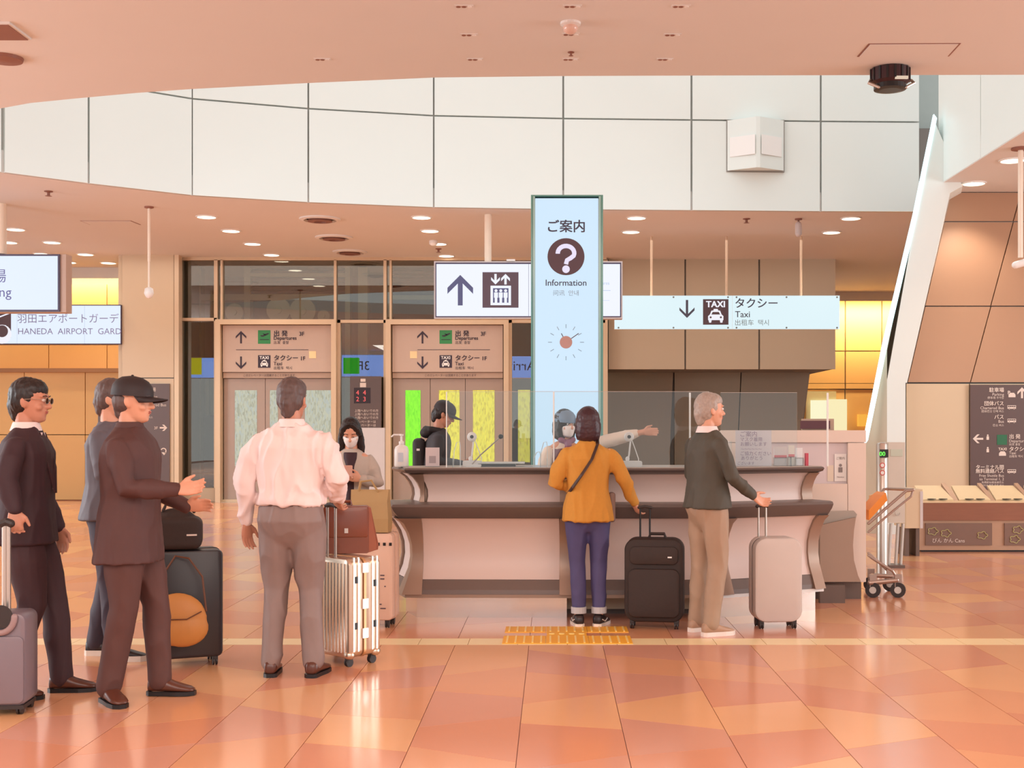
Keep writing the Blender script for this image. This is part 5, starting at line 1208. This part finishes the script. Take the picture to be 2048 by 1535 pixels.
    if cfg.get('mask'):
        rings = []
        for z, a, f in ((-.112, .036, .088), (-.095, .052, .099), (-.065, .062, .106), (-.035, .068, .112), (-.018, .066, .110), (-.006, .052, .104)):
            rings.append([Mh @ V(a*math.sin(q), .0+(f)*math.cos(q)**.8 if math.cos(q) > 0 else 0, z) for q in [(-.5+i/14)*math.pi*.98 for i in range(15)]])
        bm = loft(B(), rings, cap=False, closed=False); mk = obj('mask', bm, m_mask, t, smooth=True)
        sm = mk.modifiers.new('s', 'SOLIDIFY'); sm.thickness = .003
        for s in (-1, 1): obj('ear_loop', tube(B(), [Mh @ V(s*.062, .02, -.03), Mh @ V(s*.076, -.01, .008), Mh @ V(s*.077, -.025, -.02)], .0018, 5), m_mask, mk)
    if cfg.get('glasses'):
        for s in (-1, 1):
            pts = [Mh @ V(s*.034+.023*math.cos(a), .104, .003+.017*math.sin(a)) for a in [2*math.pi*i/14 for i in range(15)]]
            gl = obj('glasses_rim', tube(B(), pts, .0017, 6, False), m_metal, t)
            obj('lens', loft(B(), [pts[:-1], [p+(Mh.to_3x3() @ V(0, .0012, 0)) for p in pts[:-1]]]), m_acryl, gl)
            obj('temple_arm', tube(B(), [Mh @ V(s*.057, .103, .008), Mh @ V(s*.078, .04, .010), Mh @ V(s*.079, -.012, .004)], .0017, 6), m_metal, t)
    # --- hair
    bm = B(); hk = cfg.get('hair', 'short')
    def hb_(c, r): ell(bm, (0, 0, 0), r, 18, Mh @ Matrix.Translation(c))
    if hk == 'short':
        hb_((0, -.020, .030), (.084, .097, .100)); hb_((0, -.038, -.008), (.079, .078, .080)); hb_((0, .010, .062), (.075, .082, .062))
        tube(bm, [Mh @ V(0, -.07, -.03), Mh @ V(0, -.062, -.078)], [.052*S, .042*S], 14)
    elif hk == 'bald':
        hb_((0, -.038, -.010), (.078, .074, .070)); tube(bm, [Mh @ V(0, -.06, -.03), Mh @ V(0, -.058, -.07)], [.048*S, .040*S], 14)
    elif hk == 'bob':
        hb_((0, -.016, .026), (.096, .108, .110)); hb_((0, -.030, -.02), (.102, .098, .10)); hb_((0, -.03, -.06), (.104, .090, .09)); hb_((0, -.03, -.09), (.100, .082, .07))
        for s in (-1, 1): tube(bm, [Mh @ V(s*.072, .015, .03), Mh @ V(s*.080, .018, -.04), Mh @ V(s*.074, .02, -.115)], [.026*S, .026*S, .020*S], 10)
    elif hk == 'long':
        hb_((0, -.014, .030), (.086, .100, .100)); hb_((0, -.035, -.03), (.085, .080, .09))
        for s in (-1, 1):
            tube(bm, [Mh @ V(s*.020, .060, .105), Mh @ V(s*.058, .062, .065), Mh @ V(s*.076, .040, .0)], [.022*S, .024*S, .020*S], 10)
            tube(bm, [Mh @ V(s*.066, .010, .03), Mh @ V(s*.082, .012, -.05), Mh @ V(s*.088, .03, -.13), Mh @ V(s*.082, .045, -.20), Mh @ V(s*.07, .05, -.235)], [.03*S, .03*S, .031*S, .026*S, .012*S], 10)
            tube(bm, [Mh @ V(s*.05, -.05, -.05), Mh @ V(s*.06, -.05, -.15), Mh @ V(s*.05, -.04, -.22)], [.045*S, .045*S, .025*S], 10)
    hf = cfg.get('hair_f', 26)
    remesh(bm, 'hair', .0065, cfg['hair_m'], t, 3, lambda p, n: n*(.0015 if fem else 1)*0+n*((.0012 if fem else .0035)*noise.noise(V(p.x*hf*2, p.y*hf*2, p.z*hf*.6))+.0025*noise.noise(p*60)))
    # --- cap
    if cfg.get('cap'):
        cm = cfg['cap']; rings = []
        for z, a, b, yy in ((.022, .092, .113, -.008), (.050, .091, .112, -.008), (.080, .084, .104, -.010), (.105, .066, .085, -.012), (.123, .040, .054, -.014), (.130, .010, .014, -.014)):
            rings.append([Mh @ p for p in ering(V(0, yy, z), V(1, 0, 0), V(0, 1, 0), a, b, 24)])
        cp_ = obj('cap_crown', loft(B(), rings), cm, t, smooth='auto')
        if cfg.get('brim', True):
            a_, b_ = [], []
            for i in range(13):
                q = (-.5+i/12)*math.pi*.86; a_.append(V(.088*math.sin(q), .005+.092*math.cos(q), .026)); b_.append(V(.084*math.sin(q), .02+.165*math.cos(q), .026-.030*math.sin(q)**2-.008))
            bm = B(); loft(bm, [[Mh @ p for p in a_], [Mh @ p for p in b_]], cap=False, closed=False); br = obj('cap_brim', bm, cm, cp_, smooth=True); sm = br.modifiers.new('s', 'SOLIDIFY'); sm.thickness = .005
        else: obj('hat_band', loft(B(), [[Mh @ p for p in ering(V(0, -.008, z_), V(1, 0, 0), V(0, 1, 0), .096, .118, 24)] for z_ in (.018, .045)]), cm, cp_)
        obj('cap_button', ell(B(), (0, 0, 0), (.008, .008, .005), 8, Mh @ Matrix.Translation((0, -.014, .132))), cm, cp_)
    # --- top garment
    tp = cfg['top']; bm = B(); hem = tp.get('hem', .92); bw = bulk; cl = tp.get('loose', 1.0)
    hw_ = .186 if hem < .95 else .160
    prof = [(hem, hw_, hw_*.745, tp.get('hy', 0)-.010), ((hem+1.06)/2, (hw_+.158)/2+.004, .124, tp.get('hy', 0)*.5-.006), (1.08, .152, .114, .0), (1.20, .158, .116, lean*.2), (1.32, .170, .115, lean*.34), (1.385, .160, .094, lean*.42), (1.418, .125, .074, lean*.45), (1.445, .085, .062, lean*.455), (1.462, .064, .056, lean*.46)]
    if hem > 1.05: prof = prof[0:1]+prof[3:]
    if fem: prof = [(z, a*.90, b*.92, yy) for z, a, b, yy in prof]
    loft(bm, [ering(V(0, yy, z)*S, V(1, 0, 0), V(0, 1, 0), a*S*bw*cl, b*S*bw*cl, 24, 2.4) for z, a, b, yy in prof])
    for s in (-1, 1):
        el, wr = Vector(arms[s][0]), Vector(arms[s][1]); sl = tp.get('sleeve', .97); r = tp.get('arm', 1.0)
        if sl < .6: tube(bm, [SH[s]*S*.975, SH[s].lerp(el, .5)*S, SH[s].lerp(el, .95)*S], [.064*S*r, .062*S*r, .060*S*r], 14)
        else: tube(bm, [SH[s]*S*.975, SH[s].lerp(el, .5)*S, el*S, el.lerp(wr, .5)*S, el.lerp(wr, sl)*S], [.056*S*(r*.5+.5), .058*S*r, .052*S*r, .046*S*r, .036*S*r], 14)
    remesh(bm, tp.get('name', 'shirt'), .0095, tp['m'], t, 4, fold(tp.get('fold', .007), tp.get('ff', (9, 9, 3.2)), x*7))
    # collar
    if tp.get('collar'):
        hd = [ering(V(0, lean*.45-.003, z)*S, V(1, 0, 0), V(0, 1, 0), a*S, a*.95*S, 20) for z, a in ((1.44, .080), (1.47, .069), (1.487, .066), (1.485, .071), (1.44, .088))]
        obj('collar', loft(B(), hd, cap=False), tp['collar'], t, smooth='auto')
    if tp.get('vest'):
        bm = B(); prof2 = [(z, a*1.04, b*1.07, yy) for z, a, b, yy in prof if z < 1.41]
        loft(bm, [ering(V(0, yy, z)*S, V(1, 0, 0), V(0, 1, 0), a*S*bw, b*S*bw, 24, 2.4) for z, a, b, yy in prof2]); remesh(bm, 'vest', .01, tp['vest'], t, 3)
    if tp.get('scarf'):
        bm = B(); tube(bm, [S*V(q_*.06, .05+.0*abs(q_), 1.46-.03*(1-abs(q_))) for q_ in (-1, -.5, 0, .5, 1)], .028*S, 10); tube(bm, [S*V(0, .085, 1.44), S*V(.02, .105, 1.33)], [.03*S, .035*S], 10); remesh(bm, 'scarf', .008, tp['scarf'], t, 2)
    # --- trousers
    tr = cfg['bottom']; bm = B(); k = tr.get('w', 1.0)
    top_z = tr.get('top', 1.0); tb_ = bw*(.93 if fem else 1.0)
    loft(bm, [ering(V(0, yy, z)*S, V(1, 0, 0), V(0, 1, 0), a*S*tb_, b*S*tb_, 24, 2.5) for z, a, b, yy in ((.74, .08, .06, 0), (.78, .120, .086, -.004), (.84, .155, .106, -.010), (.90, .170, .126, -.014), (.96, .160, .115, -.006), (top_z, .150, .108, 0))])
    for s in (-1, 1):
        kn, an, toe = legs[s]; kn = Vector(kn); an = Vector(an); e_ = tr.get('end', .0); foot = an+V(0, 0, e_)
        tube(bm, [HIP[s]*S-V(0, 0, .03), HIP[s].lerp(kn, .45)*S, kn*S, kn.lerp(foot, .5)*S, foot*S], [.096*S*tb_, .086*S*k*tb_, .068*S*k, .064*S*k, .058*S*k], 16, round_ends=True)
    remesh(bm, 'trousers', .0095, tr['m'], t, 9, fold(tr.get('fold', .006), (8, 8, 3.5), y*3))
    if tr.get('belt'):
        obj('belt', loft(B(), [ering(V(0, 0, z)*S, V(1, 0, 0), V(0, 1, 0), .156*S*bw, .114*S*bw, 24, 2.4) for z in (top_z-.03, top_z+.008)]), tr['belt'], t)
    for s in (-1, 1):
        kn, an, toe = legs[s]; an = Vector(an); fdir = V(-math.sin(toe), math.cos(toe), 0); sd = V(fdir.y, -fdir.x, 0)
        if tr.get('cuff'): obj('rolled_cuff', tube(B(), [(an+V(0, 0, e_+.0))*S+V(0, 0, -.05*S), (an+V(0, 0, e_))*S+V(0, 0, .0)], .062*S*k, 16, False), tr['cuff'], t)
        # shoes
        shc = cfg['shoe']; base = V(an.x, an.y, max(0, an.z-.085)); sm_ = shc.get('sole', m_black)
        def rr(yy, hw, z0, z1, pw=2.6): return ering((base+fdir*yy+V(0, 0, (z0+z1)/2))*S, sd, V(0, 0, 1), hw*S, (z1-z0)/2*S, 16, pw)
        up = loft(B(), [rr(-.062, .018, .028, .060), rr(-.055, .034, .018, .092), (rr(-.02, .040, .018, .105)), rr(.03, .042, .018, .098), rr(.08, .045, .018, .072), rr(.13, .047, .018, .056), rr(.165, .042, .018, .046), rr(.188, .022, .020, .036)])
        sh = obj('shoe', up, shc['m'], t, smooth=True)
        sp = [(base+fdir*a+sd*b)*S for a, b in ((-.068, -.02), (-.05, -.038), (.02, -.041), (.10, -.050), (.165, -.044), (.196, -.018), (.196, .018), (.165, .044), (.10, .050), (.02, .041), (-.05, .038), (-.068, .02))]
        obj('sole', prism(B(), sp, (0, 0, shc.get('st', .022)*S)), sm_, sh)
        if shc.get('stripe'):
            obj('swoosh_stripe', tube(B(), [(base+fdir*a+sd*(.043*s)+V(0, 0, z))*S for a, z in ((-.04, .06), (.03, .038), (.08, .055))], .004, 6), m_white, sh)
    return t, Mh, S, SH
PI = math.pi
def RG(d): return math.radians(d)
m_suit = mat('suit_dark_plum', (.22, .13, .16), .7, var=.08, scale=30, stretch=(6, 6, .3)); m_suit2 = mat('suit_trousers', (.24, .14, .16), .7, var=.08, scale=30)
m_shirt = mat('shirt_pale_pink', (.95, .87, .86), .65, var=.01); m_gtr = mat('trousers_taupe', (.55, .47, .45), .6, var=.05, scale=20)
m_gjk = mat('jacket_blue_grey', (.38, .37, .41), .6, var=.06, scale=20); m_navy = mat('trousers_navy', (.22, .19, .25), .65, var=.06, scale=20)
m_bjk = mat('jacket_brown', (.32, .20, .19), .7, var=.06, scale=20); m_btr = mat('trousers_brown', (.34, .21, .19), .7, var=.06, scale=20)
m_bsh = mat('shoe_brown', (.36, .20, .15), .3, var=.1); m_dsh = mat('shoe_black', (.16, .12, .13), .4)
m_sol = mat('sole_white', (.93, .88, .84), .5)
# 1 suit man
p1, _, _, _ = person('man in dark plum suit and glasses at the left edge, holding a suitcase pole', -2.86, 6.80, RG(-82), 1.72, dict(
    head=(RG(-6), RG(3), 0), hair='short', hair_m=m_hairb, hair_f=34, glasses=True, skin=m_skin2,
    arms={1: ((.275, -.03, 1.18), (.300, .02, 1.03), (.25, .1, -1), (-.5, 1, .2), .8), -1: ((-.24, .0, 1.13), (-.20, .12, .90), (0, .2, -1), (.3, 1, 0), .5)},
    legs={1: ((.09, .05, .50), (.10, -.08, .085), 0), -1: ((-.09, .12, .50), (-.08, .16, .085), 0)}, bulk=1.10,
    top=dict(name='suit_jacket', m=m_suit, hem=.83, loose=1.08, arm=1.12, fold=.006, collar=m_shirt), bottom=dict(m=m_suit2, w=1.1), shoe=dict(m=m_bsh)))
for s_ in (-1, 1):
    obj('lapel', prism(B(), [(s_*.055, .075, 1.43), (s_*.095, .092, 1.36), (s_*.075, .128, 1.24), (s_*.012, .145, 1.10), (s_*.020, .128, 1.28)], (0, .010, 0)), m_suit2, p1)
obj('shirt_front', prism(B(), [(-.045, .074, 1.43), (.045, .074, 1.43), (.02, .122, 1.27), (0, .136, 1.12), (-.02, .122, 1.27)], (0, .008, 0)), m_shirt, p1)
# 2 man in blue-grey jacket behind
person('man in blue-grey jacket, navy trousers and white-soled sneakers behind the capped man', -2.80, 7.92, RG(-88), 1.76, dict(
    head=(0, RG(5), 0), hair='short', hair_m=m_hairg,
    arms={1: ((.23, .03, 1.15), (.17, .22, 1.02), (0, 1, .1), (-1, 0, .3), .5), -1: ((-.23, .05, 1.15), (-.17, .24, 1.03), (0, 1, .1), (1, 0, .3), .5)},
    legs={1: ((.09, .03, .50), (.10, .06, .085), 0), -1: ((-.09, -.03, .50), (-.10, -.12, .085), 0)}, bulk=1.1,
    top=dict(name='jacket', m=m_gjk, hem=.86, loose=1.08, arm=1.1), bottom=dict(m=m_navy, w=1.12), shoe=dict(m=m_dsh, sole=m_sol, st=.034)))
# 3 capped man
person('man in black cap and dark brown jacket reaching forward over the black suitcase', -2.27, 6.72, RG(-90), 1.72, dict(
    head=(0, RG(4), 0), hair='bald', hair_m=m_hairg, cap=mat('cap_black', (.16, .12, .13), .6),
    arms={1: ((.235, .06, 1.14), (.17, .30, 1.13), (0, 1, .12), (-.5, 0, 1), .25), -1: ((-.235, .03, 1.13), (-.20, .24, 1.02), (0, 1, .1), (.5, 0, 1), .3)},
    legs={1: ((.10, .0, .50), (.10, -.08, .085), RG(-50)), -1: ((-.09, .11, .50), (-.09, .13, .088), 0)}, bulk=1.12,
    top=dict(name='jacket', m=m_bjk, hem=.74, loose=1.12, arm=1.15, collar=m_bjk), bottom=dict(m=m_btr, w=1.12), shoe=dict(m=m_bsh)))
# 4 white shirt man
person('man in pale pink-white shirt and taupe trousers seen from behind', -1.535, 7.36, RG(-3), 1.745, dict(
    head=(RG(-8), RG(4), 0), hair='short', hair_m=m_hairg, hair_f=30, skin=m_skin2, face=True,
    arms={-1: ((-.268, -.035, 1.12), (-.272, .02, .885), (.0, .12, -1), (.6, 1, 0), .35), 1: ((.275, -.05, 1.14), (.225, .17, 1.02), (-.1, .8, -.6), (-.6, .5, .2), .85)},
    legs={-1: ((-.10, .03, .50), (-.115, -.02, .085), RG(8)), 1: ((.10, .03, .50), (.135, -.02, .085), RG(-8))}, bulk=1.17,
    top=dict(name='shirt', m=m_shirt, hem=.985, loose=1.06, arm=1.22, fold=.016, ff=(11, 11, 4), collar=m_shirt), bottom=dict(m=m_gtr, w=1.06, top=1.015, belt=mat('belt_brown', (.40, .30, .27), .4), fold=.008), shoe=dict(m=m_bsh)))
# 5 masked woman
wo_, Mw, Sw, _ = person('woman in white mask and beige-grey cardigan looking down at her phone', -1.53, 9.50, PI+RG(4), 1.53, dict(
    fem=True, head=(0, RG(28), 0), hfwd=.015, hair='long', hair_m=m_hairb, mask=True, down=True, bulk=.98,
    arms={1: ((.225, .04, 1.17), (.045, .24, 1.22), (-.75, .5, .3), (.1, .2, 1), .6), -1: ((-.225, .04, 1.17), (-.10, .24, 1.21), (.75, .5, .2), (-.1, .2, 1), .5)},
    top=dict(name='cardigan', m=mat('cardigan_beige_grey', (.74, .69, .65), .8, var=.05, scale=40), hem=.80, loose=1.10, arm=1.12), bottom=dict(m=m_navy), shoe=dict(m=m_dsh)))
obj('inner_top', remesh(loft(B(), [ering(V(0, .068+dy, z)*Sw, V(1, 0, 0), V(0, 1, 0), a*Sw, .06*Sw, 16) for z, a, dy in ((.84, .045, .01), (1.1, .042, .01), (1.3, .042, .010), (1.38, .060, .0), (1.43, .062, -.022))]), 'inner_top', .008, mat('top_dark_plum', (.22, .12, .16), .7), wo_, 2), m_suit, wo_) if False else remesh(loft(B(), [ering(V(0, .070+dy, z)*Sw, V(1, 0, 0), V(0, 1, 0), a*Sw, .055*Sw, 16) for z, a, dy in ((.84, .045, .01), (1.1, .042, .01), (1.3, .042, .010), (1.38, .060, .0), (1.43, .062, -.022))]), 'inner_top', .008, mat('top_dark_plum', (.22, .12, .16), .7), wo_, 2)
ph = thing('smartphone', 'small pale phone held by the masked woman', 'phone', (-1.505, 9.16, 1.12), 0)
obj('body', rbox(B(), -.036, .036, -.004, .004, -.03, .09, .01, 4), mat('phone_rose', (.80, .62, .56), .3), ph); ph.rotation_euler = (RG(-50), 0, RG(6))
# 6 black-cap man behind the counter
pb_, Mp, Sp, _ = person('man in black cap and charcoal hooded jacket behind the counter, head bowed', -1.14, 12.1, RG(-86), 1.71, dict(
    head=(RG(0), RG(24), 0), hfwd=.03, lean=.10, hair='short', hair_m=m_hairb, cap=mat('cap_charcoal', (.17, .14, .16), .6), skin=m_skin2,
    arms={1: ((.235, .02, 1.14), (.11, .27, 1.10), (-.3, 1, .1), (-.4, 0, 1), .5), -1: ((-.235, .02, 1.14), (-.11, .27, 1.10), (.3, 1, .1), (.4, 0, 1), .5)},
    top=dict(name='jacket', m=mat('jacket_charcoal', (.24, .23, .25), .7, var=.08, scale=20), hem=.86, loose=1.12, arm=1.2), bottom=dict(m=m_navy), shoe=dict(m=m_dsh)))
remesh(tube(ell(B(), V(0, -.075, 1.42)*Sp, (.11, .07, .055), 16), [V(-.08, .05, 1.44)*Sp, V(-.09, -.04, 1.455)*Sp, V(0, -.09, 1.46)*Sp, V(.09, -.04, 1.455)*Sp, V(.08, .05, 1.44)*Sp], .030, 10), 'hood', .01, mat('hood_black', (.15, .13, .14), .7), pb_, 3)
remesh(rbox(B(), -.13, .13, -.21, -.09, 1.0, 1.36, .06, 6, e=.04), 'backpack', .01, mat('backpack_black', (.16, .14, .16), .6), pb_, 3)
obj('small_print', box(B(), .128, .132, -.17, -.14, 1.24, 1.26), m_white, pb_)
# 7 counter staff
person('counter staff in blue-grey hat, mask, plum vest and scarf, arm pointing right', .10, 10.42, PI+RG(25), 1.60, dict(
    fem=True, head=(RG(10), RG(6), 0), hair='bob', hair_m=m_hairb, mask=True, cap=mat('hat_blue_grey', (.46, .55, .64), .6), brim=False,
    arms={-1: ((-.42, .20, 1.47), (-.60, .36, 1.53), (-.75, .62, .03), (.1, .2, 1), .25), 1: ((.24, .03, 1.14), (.20, .18, 1.0), (0, 1, -.3), (-1, .1, .3), .4)},
    top=dict(name='blouse', m=mat('blouse_ivory', (.92, .86, .80), .7, var=.02), hem=.90, arm=1.1, sleeve=.75, vest=mat('vest_plum_grey', (.50, .36, .40), .7), scarf=mat('scarf_purple', (.55, .34, .45), .6)), bottom=dict(m=m_navy), shoe=dict(m=m_dsh)))
# 8 yellow sweater woman
m_ysw = mat('sweater_mustard', (.80, .56, .23), .85, var=.06, scale=50, bump=.12)
yw, My, Sy, _ = person('woman in mustard sweater and rolled jeans at the counter, seen from behind', .262, 9.21, RG(2), 1.60, dict(
    fem=True, head=(RG(-3), RG(5), 0), hair='bob', hair_m=mat('hair_plum_black', (.24, .13, .16), .45, var=.25, scale=60, stretch=(1, 1, .15)), bulk=1.12,
    arms={-1: ((-.27, -.02, 1.13), (-.10, .165, 1.09), (1, .25, .1), (0, .2, 1), .4), 1: ((.285, -.02, 1.16), (.375, .07, .965), (.35, .25, -.8), (-.6, 1, .1), .8)},
    legs={-1: ((-.085, .02, .50), (-.075, -.02, .085), RG(6)), 1: ((.085, .02, .50), (.085, -.02, .085), RG(-22))},
    top=dict(name='sweater', m=m_ysw, hem=.83, loose=1.10, arm=1.16, fold=.010, ff=(9, 9, 2.6), hy=-.01), bottom=dict(m=mat('jeans_indigo', (.30, .28, .45), .7, var=.12, scale=15), w=.98, end=.07, cuff=mat('cuff_pale_blue', (.74, .74, .76), .7)), shoe=dict(m=m_dsh, sole=m_sol, st=.026, stripe=True)))
yw_strap = [V(.075, .02, 1.475), V(.07, -.09, 1.44), V(.02, -.148, 1.32), V(-.06, -.160, 1.20), V(-.13, -.125, 1.10), V(-.165, -.03, 1.04), V(-.15, .06, 1.0)]
obj('shoulder_strap', tube(B(), [p*Sy for p in yw_strap], .014, 8, flat=.35, side=(1, 0, .6)), mat('strap_dark_brown', (.24, .15, .12), .5), yw)
obj('bag_body', rbox(B(), .155, .205, .02, .10, .76, .98, .02, 4, e=.015), mat('small_bag_taupe', (.52, .42, .38), .6), yw, smooth='auto')
# 9 olive jacket man
person('grey-haired man in dark olive jacket and khaki trousers reaching for the pale grey suitcase', 1.10, 8.86, RG(-65), 1.70, dict(
    head=(RG(-10), RG(0), 0), hair='short', hair_m=m_hairw, skin=m_skin,
    arms={1: ((.235, .05, 1.13), (.175, .27, .99), (-.15, .8, -.45), (-.6, .5, .8), .6), -1: ((-.235, .0, 1.13), (-.20, .16, .95), (0, .5, -1), (.3, 1, 0), .5)},
    legs={1: ((.09, .03, .50), (.10, -.04, .085), 0), -1: ((-.09, .0, .50), (-.12, -.02, .085), RG(8))}, bulk=1.04,
    top=dict(name='jacket', m=mat('jacket_olive', (.30, .28, .24), .7, var=.10, scale=12), hem=.90, loose=1.06, collar=m_shirt), bottom=dict(m=mat('trousers_khaki', (.66, .55, .46), .65, var=.05, scale=20), w=1.05), shoe=dict(m=mat('shoe_tan', (.70, .56, .46), .5), sole=m_sol, st=.03)))
